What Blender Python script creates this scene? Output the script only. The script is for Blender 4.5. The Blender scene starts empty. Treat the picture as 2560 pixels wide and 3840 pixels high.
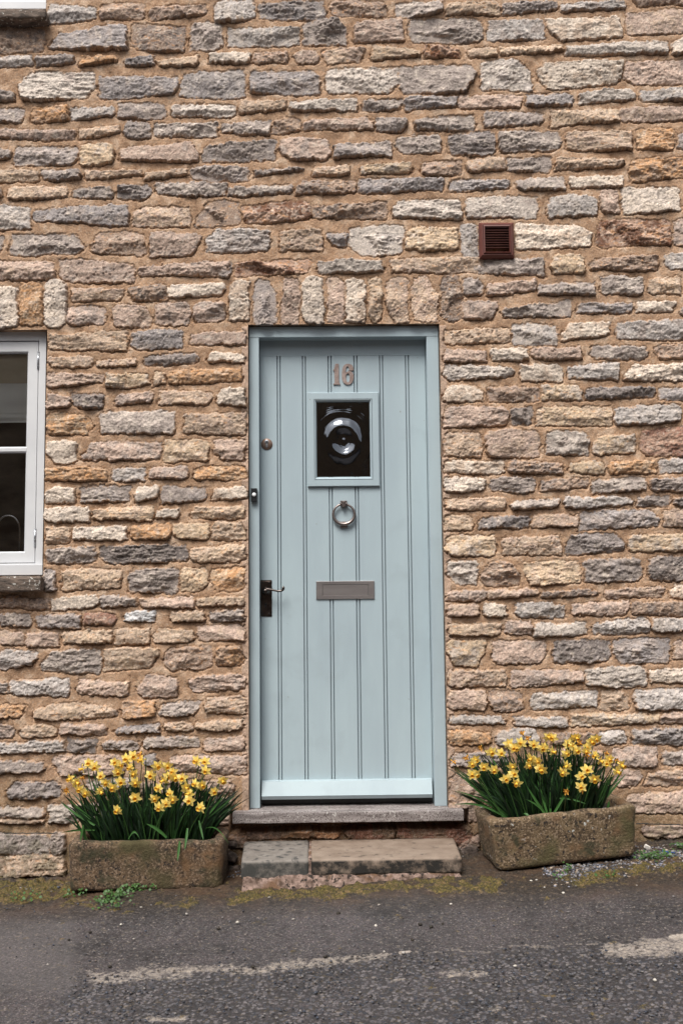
import bpy, bmesh, math, random
import numpy as np
from mathutils import Vector, Matrix, noise as mnoise
R = math.radians
random.seed(16)
scene = bpy.context.scene
COL = scene.collection

# ------------------------------------------------------------------ camera
F_PX, DIST = 3733.0, 4.29
YAW, PITCH, ROLL = R(0.791), R(5.166), R(0.5756)
_f = Vector((math.sin(YAW)*math.cos(PITCH), math.cos(YAW)*math.cos(PITCH), math.sin(PITCH)))
_r = Vector((math.cos(YAW), -math.sin(YAW), 0.0)); _u = _r.cross(_f)
CR = _r*math.cos(ROLL) - _u*math.sin(ROLL); CU = _r*math.sin(ROLL) + _u*math.cos(ROLL); CF = _f
cam_d = bpy.data.cameras.new('camera'); cam = bpy.data.objects.new('camera', cam_d); COL.objects.link(cam)
cam.matrix_world = Matrix(((CR.x, CU.x, -CF.x, 0), (CR.y, CU.y, -CF.y, -DIST), (CR.z, CU.z, -CF.z, 0), (0, 0, 0, 1)))
cam_d.sensor_fit = 'VERTICAL'; cam_d.sensor_height = 36.0; cam_d.lens = 36.0*F_PX/3840.0
cam_d.clip_start = 0.05; cam_d.clip_end = 500
scene.camera = cam

# ------------------------------------------------------------------ light
SUN_EL, SUN_AZ = R(57), R(203)          # direction the light comes from (azimuth clockwise from +Y)
world = bpy.data.worlds.new("World"); scene.world = world; world.use_nodes = True
wn = world.node_tree; bg = wn.nodes['Background']
sky = wn.nodes.new('ShaderNodeTexSky'); sky.sky_type = 'NISHITA'; sky.sun_disc = False
sky.sun_elevation = SUN_EL; sky.sun_rotation = SUN_AZ; sky.air_density = 1.0; sky.dust_density = 4.0
hs = wn.nodes.new('ShaderNodeHueSaturation'); hs.inputs['Saturation'].default_value = 0.22
wn.links.new(sky.outputs[0], hs.inputs['Color']); wn.links.new(hs.outputs[0], bg.inputs[0])
bg.inputs[1].default_value = 0.105
sun_d = bpy.data.lights.new('sun', 'SUN'); sun_d.energy = 2.5; sun_d.angle = R(28); sun_d.color = (1.0, 0.95, 0.88)
sun = bpy.data.objects.new('sun', sun_d); COL.objects.link(sun)
sv = Vector((math.sin(SUN_AZ)*math.cos(SUN_EL), math.cos(SUN_AZ)*math.cos(SUN_EL), math.sin(SUN_EL)))
sun.rotation_euler = sv.to_track_quat('Z', 'Y').to_euler(); sun.location = (0, -6, 8)
scene.view_settings.view_transform = 'Standard'; scene.view_settings.look = 'None'
scene.view_settings.exposure = 0.61; scene.view_settings.gamma = 1.0
scene.cycles.max_bounces = 6; scene.cycles.transparent_max_bounces = 8

# ------------------------------------------------------------------ measuring helpers
def at(px, py, y=0.0):
    """the place on the plane at depth y that was measured at (px, py) in the photograph"""
    d = CR*((px-1280)/F_PX) - CU*((py-1920)/F_PX) + CF
    t = (y+DIST)/d.y
    return Vector((d.x*t, y, d.z*t))
G0, GS = -1.086, 0.0436
def gz(x, y): return G0 + GS*x
def at_ground(px, py):
    d = CR*((px-1280)/F_PX) - CU*((py-1920)/F_PX) + CF
    t = G0/(d.z - GS*d.x)
    return Vector((d.x*t, -DIST+d.y*t, d.z*t))
def project(x, y, z):
    X = x; Y = y+DIST; Z = z
    a = X*CR.x+Y*CR.y+Z*CR.z; b = X*CU.x+Y*CU.y+Z*CU.z; c = X*CF.x+Y*CF.y+Z*CF.z
    return 1280+F_PX*a/c, 1920-F_PX*b/c

# ------------------------------------------------------------------ numpy noise
_rng = np.random.RandomState(7)
_LAT = _rng.rand(64, 256, 256).astype(np.float32)
def vnoise(x, y, k=0):
    L = _LAT[k % 64]
    xi = np.floor(x).astype(np.int64); yi = np.floor(y).astype(np.int64)
    fx = (x-xi).astype(np.float32); fy = (y-yi).astype(np.float32)
    fx = fx*fx*(3-2*fx); fy = fy*fy*(3-2*fy)
    a, b, c, d = xi & 255, (xi+1) & 255, yi & 255, (yi+1) & 255
    return ((L[a, c]*(1-fx)+L[b, c]*fx)*(1-fy) + (L[a, d]*(1-fx)+L[b, d]*fx)*fy)*2-1
def fbm(x, y, f, o=3, k=0, g=0.5):
    s = 0; a = 1.0; t = 0
    for i in range(o):
        s = s+a*vnoise(x*f+i*17.3+200, y*f+i*31.7+200, k+i); t += a; a *= g; f *= 2.03
    return s/t*1.6
def ridged(x, y, f, o=3, k=0):
    s = 0; a = 1.0; t = 0
    for i in range(o):
        s = s+a*(1-2*np.abs(vnoise(x*f+i*7.1+300, y*f+i*3.7+300, k+i))); t += a; a *= 0.55; f *= 2.1
    return s/t

# ------------------------------------------------------------------ object helpers
def link(o, parent=None):
    COL.objects.link(o)
    if parent is not None: o.parent = parent
    return o
def tag(o, label=None, cat=None, group=None, kind=None):
    if label: o['label'] = label
    if cat: o['category'] = cat
    if group: o['group'] = group
    if kind: o['kind'] = kind
    return o
def empty(name, loc=(0, 0, 0)):
    o = bpy.data.objects.new(name, None); o.location = loc; o.empty_display_size = 0.1
    return link(o)
def finish(name, bm, mat, parent=None, smooth=True, world=True):
    me = bpy.data.meshes.new(name); bm.normal_update(); bm.to_mesh(me); bm.free()
    me.materials.append(mat)
    if smooth:
        me.polygons.foreach_set('use_smooth', [True]*len(me.polygons))
    o = bpy.data.objects.new(name, me)
    link(o, parent)
    if parent is not None and world:      # meshes are modelled in world coordinates
        loc = Vector((0, 0, 0)); p = parent
        while p is not None: loc += p.location; p = p.parent
        o.location = -loc
    return o
def bevel(bm, w, seg=2):
    bmesh.ops.bevel(bm, geom=[e for e in bm.edges], offset=w, segments=seg, affect='EDGES', profile=0.7, clamp_overlap=True)
def add_box(bm, x0, x1, y0, y1, z0, z1, bev=0.0, seg=2):
    b = bmesh.new()
    vs = [b.verts.new((x, y, z)) for x in (x0, x1) for y in (y0, y1) for z in (z0, z1)]
    for f in ((0, 1, 3, 2), (4, 6, 7, 5), (0, 4, 5, 1), (2, 3, 7, 6), (0, 2, 6, 4), (1, 5, 7, 3)): b.faces.new([vs[i] for i in f])
    bmesh.ops.recalc_face_normals(b, faces=b.faces)
    if bev: bevel(b, bev, seg)
    merge(bm, b)
def merge(bm, b):
    me = bpy.data.meshes.new('tmp'); b.to_mesh(me); b.free(); bm.from_mesh(me); bpy.data.meshes.remove(me)
def mitre(bm, x0, x1, z0, z1, prof):
    """a mitred rectangular frame; prof = [(inset, y), ...]"""
    rings = []
    for ins, y in prof:
        rings.append([bm.verts.new(p) for p in ((x0+ins, y, z0+ins), (x1-ins, y, z0+ins), (x1-ins, y, z1-ins), (x0+ins, y, z1-ins))])
    for a, b in zip(rings, rings[1:]):
        for i in range(4):
            j = (i+1) % 4
            bm.faces.new((a[i], a[j], b[j], b[i]))
def lathe_y(bm, cx, cz, prof, n=40):
    """revolve about an axis along -y through (cx,cz); prof = [(radius, y)]"""
    rings = []
    for r, y in prof:
        if r <= 1e-6: rings.append([bm.verts.new((cx, y, cz))])
        else: rings.append([bm.verts.new((cx+r*math.cos(2*math.pi*i/n), y, cz+r*math.sin(2*math.pi*i/n))) for i in range(n)])
    for a, b in zip(rings, rings[1:]):
        for i in range(n):
            j = (i+1) % n
            if len(a) == 1 and len(b) == 1: continue
            if len(a) == 1: bm.faces.new((a[0], b[i], b[j]))
            elif len(b) == 1: bm.faces.new((a[i], a[j], b[0]))
            else: bm.faces.new((a[i], a[j], b[j], b[i]))
def tube(bm, pts, rad, n=12, caps=True):
    pts = [Vector(p) for p in pts]
    rad = rad if isinstance(rad, (list, tuple)) else [rad]*len(pts)
    rings = []; up = Vector((0.0123, 0.99, 0.07)).normalized()
    for i, p in enumerate(pts):
        t = (pts[min(i+1, len(pts)-1)]-pts[max(i-1, 0)]).normalized()
        a = t.cross(up)
        if a.length < 1e-3: a = t.cross(Vector((1, 0, 0)))
        a.normalize(); b = t.cross(a)
        rings.append([bm.verts.new(p+(a*math.cos(2*math.pi*k/n)+b*math.sin(2*math.pi*k/n))*rad[i]) for k in range(n)])
    for r0, r1 in zip(rings, rings[1:]):
        for k in range(n): bm.faces.new((r0[k], r0[(k+1) % n], r1[(k+1) % n], r1[k]))
    if caps:
        bm.faces.new(rings[0][::-1]); bm.faces.new(rings[-1])
def rbox(bm, size, r, step, amp=0.0, freq=20.0, seed=0, xf=None, fn=None):
    """rounded box with a rough surface: size (x,y,z) centred on the origin, then xf"""
    h = [s/2 for s in size]; verts = {}
    def vert(p):
        key = tuple(round(c, 5) for c in p)
        if key in verts: return verts[key]
        q = Vector([max(-(h[i]-r), min(h[i]-r, p[i])) for i in range(3)]); d = Vector(p)-q
        n = d.normalized() if d.length > 1e-9 else Vector((0, 0, 1))
        v = q+n*r
        if amp:
            k = v+Vector((seed*3.7, seed*1.3, seed*5.1))
            v = v+n*amp*(mnoise.fractal(k*freq, 0.9, 2.1, 4)*0.8+mnoise.noise(k*freq*0.3)*0.7)
        if fn: v = fn(v)
        if xf: v = xf @ v
        verts[key] = bm.verts.new(v); return verts[key]
    for ax in range(3):
        u, w = (ax+1) % 3, (ax+2) % 3
        def ticks(k):
            m = max(2, int(round(size[k]/step))); t = [-h[k]+size[k]*i/m for i in range(m+1)]
            extra = [s*(h[k]-r*f) for s in (-1, 1) for f in (0.15, 0.45, 1.0)]
            t = sorted(set(round(c, 5) for c in t+extra)); return t
        tu, tw = ticks(u), ticks(w)
        for sgn in (-1, 1):
            for i in range(len(tu)-1):
                for j in range(len(tw)-1):
                    q = []
                    for a, b in ((i, j), (i+1, j), (i+1, j+1), (i, j+1)):
                        p = [0, 0, 0]; p[ax] = sgn*h[ax]; p[u] = tu[a]; p[w] = tw[b]; q.append(vert(p))
                    if sgn < 0: q = q[::-1]
                    if len(set(q)) > 2:
                        try: bm.faces.new(list(dict.fromkeys(q)))
                        except ValueError: pass
def grid_mesh(name, co, quads, mat, parent=None, attrs=None):
    me = bpy.data.meshes.new(name)
    nv, nf = len(co), len(quads)
    me.vertices.add(nv); me.vertices.foreach_set('co', co.astype(np.float32).ravel())
    me.loops.add(nf*4); me.loops.foreach_set('vertex_index', quads.astype(np.int32).ravel())
    me.polygons.add(nf); me.polygons.foreach_set('loop_start', np.arange(0, nf*4, 4, dtype=np.int32))
    me.polygons.foreach_set('loop_total', np.full(nf, 4, dtype=np.int32))
    me.update(calc_edges=True)
    me.polygons.foreach_set('use_smooth', np.ones(nf, dtype=bool))
    for k, v in (attrs or {}).items():
        a = me.color_attributes.new(k, 'FLOAT_COLOR', 'POINT')
        c = np.ones((nv, 4), dtype=np.float32); c[:, :v.shape[1]] = v; a.data.foreach_set('color', c.ravel())
    me.materials.append(mat); me.validate()
    o = link(bpy.data.objects.new(name, me), parent)
    if parent is not None: o.location = -parent.location
    return o

# ------------------------------------------------------------------ materials
def new_mat(name):
    m = bpy.data.materials.new(name); m.use_nodes = True
    return m, m.node_tree, m.node_tree.nodes['Principled BSDF']
def N(t, kind, **kw):
    n = t.nodes.new(kind)
    for k, v in kw.items():
        if k in n.inputs.keys() if isinstance(k, str) else False: n.inputs[k].default_value = v
        else: setattr(n, k, v)
    return n
def tex_noise(t, scale, detail=4.0, rough=0.6, sc=(1, 1, 1)):
    tc = t.nodes.new('ShaderNodeTexCoord'); mp = t.nodes.new('ShaderNodeMapping'); mp.inputs['Scale'].default_value = sc
    n = t.nodes.new('ShaderNodeTexNoise'); n.inputs['Scale'].default_value = scale
    n.inputs['Detail'].default_value = detail; n.inputs['Roughness'].default_value = rough
    t.links.new(tc.outputs['Object'], mp.inputs[0]); t.links.new(mp.outputs[0], n.inputs['Vector'])
    return n.outputs['Fac']
def ramp(t, fac, stops, interp='LINEAR'):
    r = t.nodes.new('ShaderNodeValToRGB'); r.color_ramp.interpolation = interp
    e = r.color_ramp.elements
    while len(e) < len(stops): e.new(0.5)
    for k, (p, c) in enumerate(stops):
        e[k].position = p; e[k].color = (c, c, c, 1) if isinstance(c, (int, float)) else (*c, 1)
    t.links.new(fac, r.inputs[0]); return r.outputs[0]
def mix(t, fac, a, b, mode='MIX'):
    m = t.nodes.new('ShaderNodeMix'); m.data_type = 'RGBA'; m.blend_type = mode
    for s, v in ((m.inputs[0], fac), (m.inputs[6], a), (m.inputs[7], b)):
        if isinstance(v, (int, float)): s.default_value = v
        elif isinstance(v, tuple): s.default_value = (*v, 1)
        else: t.links.new(v, s)
    return m.outputs[2]
def bump(t, bsdf, height, strength, dist, prev=None):
    b = t.nodes.new('ShaderNodeBump'); b.inputs['Strength'].default_value = strength; b.inputs['Distance'].default_value = dist
    t.links.new(height, b.inputs['Height'])
    if prev is not None: t.links.new(prev, b.inputs['Normal'])
    t.links.new(b.outputs[0], bsdf.inputs['Normal']); return b.outputs[0]

def mottled(name, c1, c2, scale=30, rough=0.8, metal=0.0, bs=0.3, bd=0.002, bscale=120, lo=0.35, hi=0.65, sc=(1, 1, 1), spots=None):
    m, t, b = new_mat(name)
    col = mix(t, ramp(t, tex_noise(t, scale, 5, 0.6, sc), [(lo, 0.0), (hi, 1.0)]), c1, c2)
    for sp in (spots or []):
        scl, p0, p1, c = sp
        col = mix(t, ramp(t, tex_noise(t, scl, 3, 0.55), [(p0, 0.0), (p1, 1.0)]), col, c)
    t.links.new(col, b.inputs['Base Color']); b.inputs['Roughness'].default_value = rough; b.inputs['Metallic'].default_value = metal
    if bs: bump(t, b, tex_noise(t, bscale, 4, 0.65, sc), bs, bd)
    return m
def glass_mat(name, tint=(0.9, 0.93, 0.92), rough=0.0, base=0.05):
    m, t, b = new_mat(name); t.nodes.remove(b)
    out = t.nodes['Material Output']; tr = t.nodes.new('ShaderNodeBsdfTransparent'); tr.inputs[0].default_value = (*tint, 1)
    gl = t.nodes.new('ShaderNodeBsdfGlossy'); gl.inputs['Roughness'].default_value = rough; gl.inputs['Color'].default_value = (.84, .90, 1.0, 1)  # reflected blue of the sky put into the gloss colour
    fr = t.nodes.new('ShaderNodeFresnel'); fr.inputs[0].default_value = 1.5
    ad = t.nodes.new('ShaderNodeMath'); ad.operation = 'MULTIPLY_ADD'; ad.inputs[1].default_value = 1.0; ad.inputs[2].default_value = base
    t.links.new(fr.outputs[0], ad.inputs[0])
    mx = t.nodes.new('ShaderNodeMixShader'); t.links.new(ad.outputs[0], mx.inputs[0]); t.links.new(tr.outputs[0], mx.inputs[1]); t.links.new(gl.outputs[0], mx.inputs[2])
    t.links.new(mx.outputs[0], out.inputs['Surface']); return m

M = {}
PAINT = (0.370, 0.455, 0.500)
M['paint'] = mottled('door_paint', (PAINT[0]*.93, PAINT[1]*.93, PAINT[2]*.93), (PAINT[0]*1.05, PAINT[1]*1.05, PAINT[2]*1.03), 5, 0.42, 0, 0.2, 0.0006, 260, sc=(1, 1, 0.25),
                     spots=[(7, 0.56, 0.78, (PAINT[0]*.92, PAINT[1]*.91, PAINT[2]*.90)), (130, 0.73, 0.76, (0.16, 0.20, 0.21)), (48, 0.74, 0.755, (0.22, 0.22, 0.20))])
M['white_paint'] = mottled('white_paint', (0.58, 0.59, 0.61), (0.63, 0.64, 0.655), 8, 0.4, 0, 0.08, 0.0005, 200, spots=[(90, 0.76, 0.79, (0.35, 0.34, 0.33))])
M['glass'] = glass_mat('window_glass', (.98, .985, .98), 0.0, 0.07)
M['bull_glass'] = glass_mat('bullion_glass', (0.55, 0.47, 0.40), 0.05, 0.14)
M['nickel'] = mottled('satin_nickel', (0.20, 0.17, 0.16), (0.32, 0.275, 0.26), 20, 0.38, 1.0, 0.05, 0.0003, 300)
M['plate'] = mottled('letterplate_metal', (0.29, 0.265, 0.265), (0.40, 0.37, 0.365), 16, 0.42, 0.9, 0.08, 0.0003, 400, sc=(0.2, 1, 1))
M['pewter'] = mottled('dark_pewter', (0.055, 0.048, 0.046), (0.17, 0.14, 0.125), 40, 0.28, 1.0, 0.1, 0.0003, 200)
M['bronze'] = mottled('bronze_disc', (0.20, 0.135, 0.105), (0.26, 0.18, 0.145), 60, 0.5, 0.7, 0.05, 0.0003, 200)
M['copper'] = mottled('weathered_bronze_numeral', (0.24, 0.175, 0.155), (0.36, 0.285, 0.26), 55, 0.55, 0.45, 0.1, 0.0003, 200)
M['steel'] = mottled('steel', (0.35, 0.37, 0.40), (0.45, 0.47, 0.5), 40, 0.35, 0.9, 0.03, 0.0003, 200)
M['black'] = mottled('black_plastic_and_gap_shade', (0.008, 0.009, 0.011), (0.014, 0.015, 0.018), 40, 0.35, 0, 0.0)
M['white_plastic'] = mottled('white_plastic', (0.78, 0.8, 0.82), (0.82, 0.84, 0.86), 40, 0.35, 0, 0.0)
M['vent'] = mottled('brown_vent_plastic', (0.105, 0.030, 0.022), (0.135, 0.040, 0.030), 18, 0.45, 0, 0.05, 0.0004, 200, spots=[(26, 0.66, 0.74, (0.25, 0.15, 0.13))])
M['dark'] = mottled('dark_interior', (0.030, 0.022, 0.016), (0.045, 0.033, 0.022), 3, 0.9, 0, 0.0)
M['sill'] = mottled('weathered_sill', (0.16, 0.138, 0.134), (0.34, 0.305, 0.295), 28, 0.8, 0, 0.5, 0.003, 70, sc=(0.25, 1, 1.6), spots=[(190, 0.53, 0.62, (0.065, 0.048, 0.045)), (80, 0.62, 0.68, (.42, .40, .38))])
M['step_grey'] = mottled('grey_step_slab', (0.15, 0.132, 0.116), (0.23, 0.207, 0.185), 18, 0.75, 0, 0.6, 0.003, 110, spots=[(34, 0.55, 0.66, (0.055, 0.053, 0.05)), (9, 0.70, 0.72, (0.5, 0.5, 0.48))])
M['step_tan'] = mottled('tan_step_slab', (0.19, 0.14, 0.105), (0.27, 0.21, 0.165), 14, 0.75, 0, 0.6, 0.003, 110, spots=[(30, 0.60, 0.70, (0.085, 0.065, 0.05)), (8, 0.71, 0.73, (0.5, 0.48, 0.46))])
M['sill_stone'] = mottled('lichened_sill_stone', (0.05, 0.04, 0.033), (0.20, 0.15, 0.12), 40, 0.9, 0, 0.9, 0.006, 60, sc=(0.6, 1, 1.5), spots=[(70, 0.62, 0.67, (0.5, 0.48, 0.44))])
M['trough'] = mottled('sandstone_trough', (0.045, 0.029, 0.017), (0.150, 0.096, 0.055), 22, 0.92, 0, 1.0, 0.006, 100,
                      spots=[(120, 0.52, 0.60, (0.22, 0.155, 0.105)), (80, 0.56, 0.63, (0.025, 0.018, 0.014)), (9, 0.54, 0.66, (0.15, 0.085, 0.042)), (13, 0.56, 0.68, (0.040, 0.036, 0.018)), (5, 0.56, 0.70, (0.070, 0.058, 0.024))])
M['trough_lichen'] = mottled('lichened_sandstone_trough', (0.065, 0.042, 0.023), (0.19, 0.13, 0.072), 20, 0.92, 0, 1.0, 0.006, 100,
                      spots=[(120, 0.52, 0.60, (0.28, 0.205, 0.135)), (62, 0.57, 0.64, (0.024, 0.018, 0.015)), (36, 0.66, 0.70, (0.55, 0.55, 0.52)), (9, 0.55, 0.66, (0.17, 0.10, 0.05)), (13, 0.56, 0.68, (0.05, 0.045, 0.022)), (5, 0.56, 0.70, (0.085, 0.072, 0.03))])
M['soil'] = mottled('dark_soil', (0.012, 0.009, 0.007), (0.04, 0.03, 0.022), 60, 0.95, 0, 0.8, 0.006, 90)
M['rubble'] = mottled('mortar_rubble', (0.08, 0.05, 0.036), (0.34, 0.24, 0.20), 38, 0.95, 0, 1.0, 0.010, 80, spots=[(50, 0.54, 0.60, (0.03, 0.022, 0.018)), (11, 0.50, 0.60, (0.15, 0.085, 0.05))])
M['membrane'] = mottled('black_membrane', (0.01, 0.01, 0.01), (0.02, 0.02, 0.02), 30, 0.6, 0, 0.3, 0.003, 50)
def stain(key, top, depth, col):
    # algae on the riser of the step, ragged below the worn top edge
    m = M[key]; t = m.node_tree; b = t.nodes['Principled BSDF']; src = b.inputs['Base Color'].links[0].from_socket
    tc = t.nodes.new('ShaderNodeNewGeometry'); sp = t.nodes.new('ShaderNodeSeparateXYZ'); t.links.new(tc.outputs['Position'], sp.inputs[0])
    mr = t.nodes.new('ShaderNodeMapRange'); mr.inputs[1].default_value = top; mr.inputs[2].default_value = top-depth; t.links.new(sp.outputs[2], mr.inputs[0])
    ml = t.nodes.new('ShaderNodeMath'); ml.operation = 'MULTIPLY'; t.links.new(mr.outputs[0], ml.inputs[0]); t.links.new(ramp(t, tex_noise(t, 22, 5, .7), [(.32, 0.), (.54, 1.)]), ml.inputs[1])
    t.links.new(mix(t, ml.outputs[0], src, col), b.inputs['Base Color'])
stain('step_grey', -.996, .010, (.045, .045, .042)); stain('step_tan', -.994, .007, (.014, .012, .010))
def leaf_mat():
    m, t, b = new_mat('daffodil_leaf_green')
    a = t.nodes.new('ShaderNodeAttribute'); a.attribute_name = 'Col'
    t.links.new(a.outputs['Color'], b.inputs['Base Color']); b.inputs['Roughness'].default_value = 0.5; b.inputs['Specular IOR Level'].default_value = 0.3
    return m
M['leaf'] = leaf_mat()
M['petal'] = mottled('yellow_petal', (0.95, 0.75, 0.17), (0.98, 0.82, 0.30), 60, 0.6, 0, 0.1, 0.001, 200)
M['trumpet'] = mottled('deep_yellow_trumpet', (0.95, 0.58, 0.05), (0.98, 0.68, 0.11), 60, 0.55, 0, 0.1, 0.001, 200)
M['wilt'] = mottled('wilted_petal', (0.75, 0.33, 0.04), (0.85, 0.50, 0.10), 90, 0.8, 0, 0.2, 0.001, 200)
for k in ('petal', 'trumpet', 'wilt'):                  # thin petals let light through
    t = M[k].node_tree; b = t.nodes['Principled BSDF']; out = t.nodes['Material Output']
    tl = t.nodes.new('ShaderNodeBsdfTranslucent'); t.links.new(b.inputs['Base Color'].links[0].from_socket, tl.inputs[0])
    mx = t.nodes.new('ShaderNodeMixShader'); mx.inputs[0].default_value = 0.30
    t.links.new(b.outputs[0], mx.inputs[1]); t.links.new(tl.outputs[0], mx.inputs[2]); t.links.new(mx.outputs[0], out.inputs['Surface'])
M['weed'] = mottled('weed_green', (0.018, 0.055, 0.009), (0.055, 0.13, 0.024), 60, 0.55, 0, 0.0)
M['blind'] = mottled('cream_blind', (0.80, 0.77, 0.71), (0.85, 0.83, 0.77), 10, 0.85, 0, 0.2, 0.001, 200, sc=(0.3, 1, 1))
M['blind_reflect'] = mottled('reflection_tan_blind', (0.46, 0.38, 0.27), (0.54, 0.46, 0.34), 10, 0.85, 0, 0.2, 0.001, 200, sc=(0.3, 1, 1))  # opposite wall's tan reflection put into the cloth colour
M['chrome'] = mottled('chrome', (0.75, 0.76, 0.78), (0.8, 0.8, 0.82), 10, 0.12, 1.0, 0.0)

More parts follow.
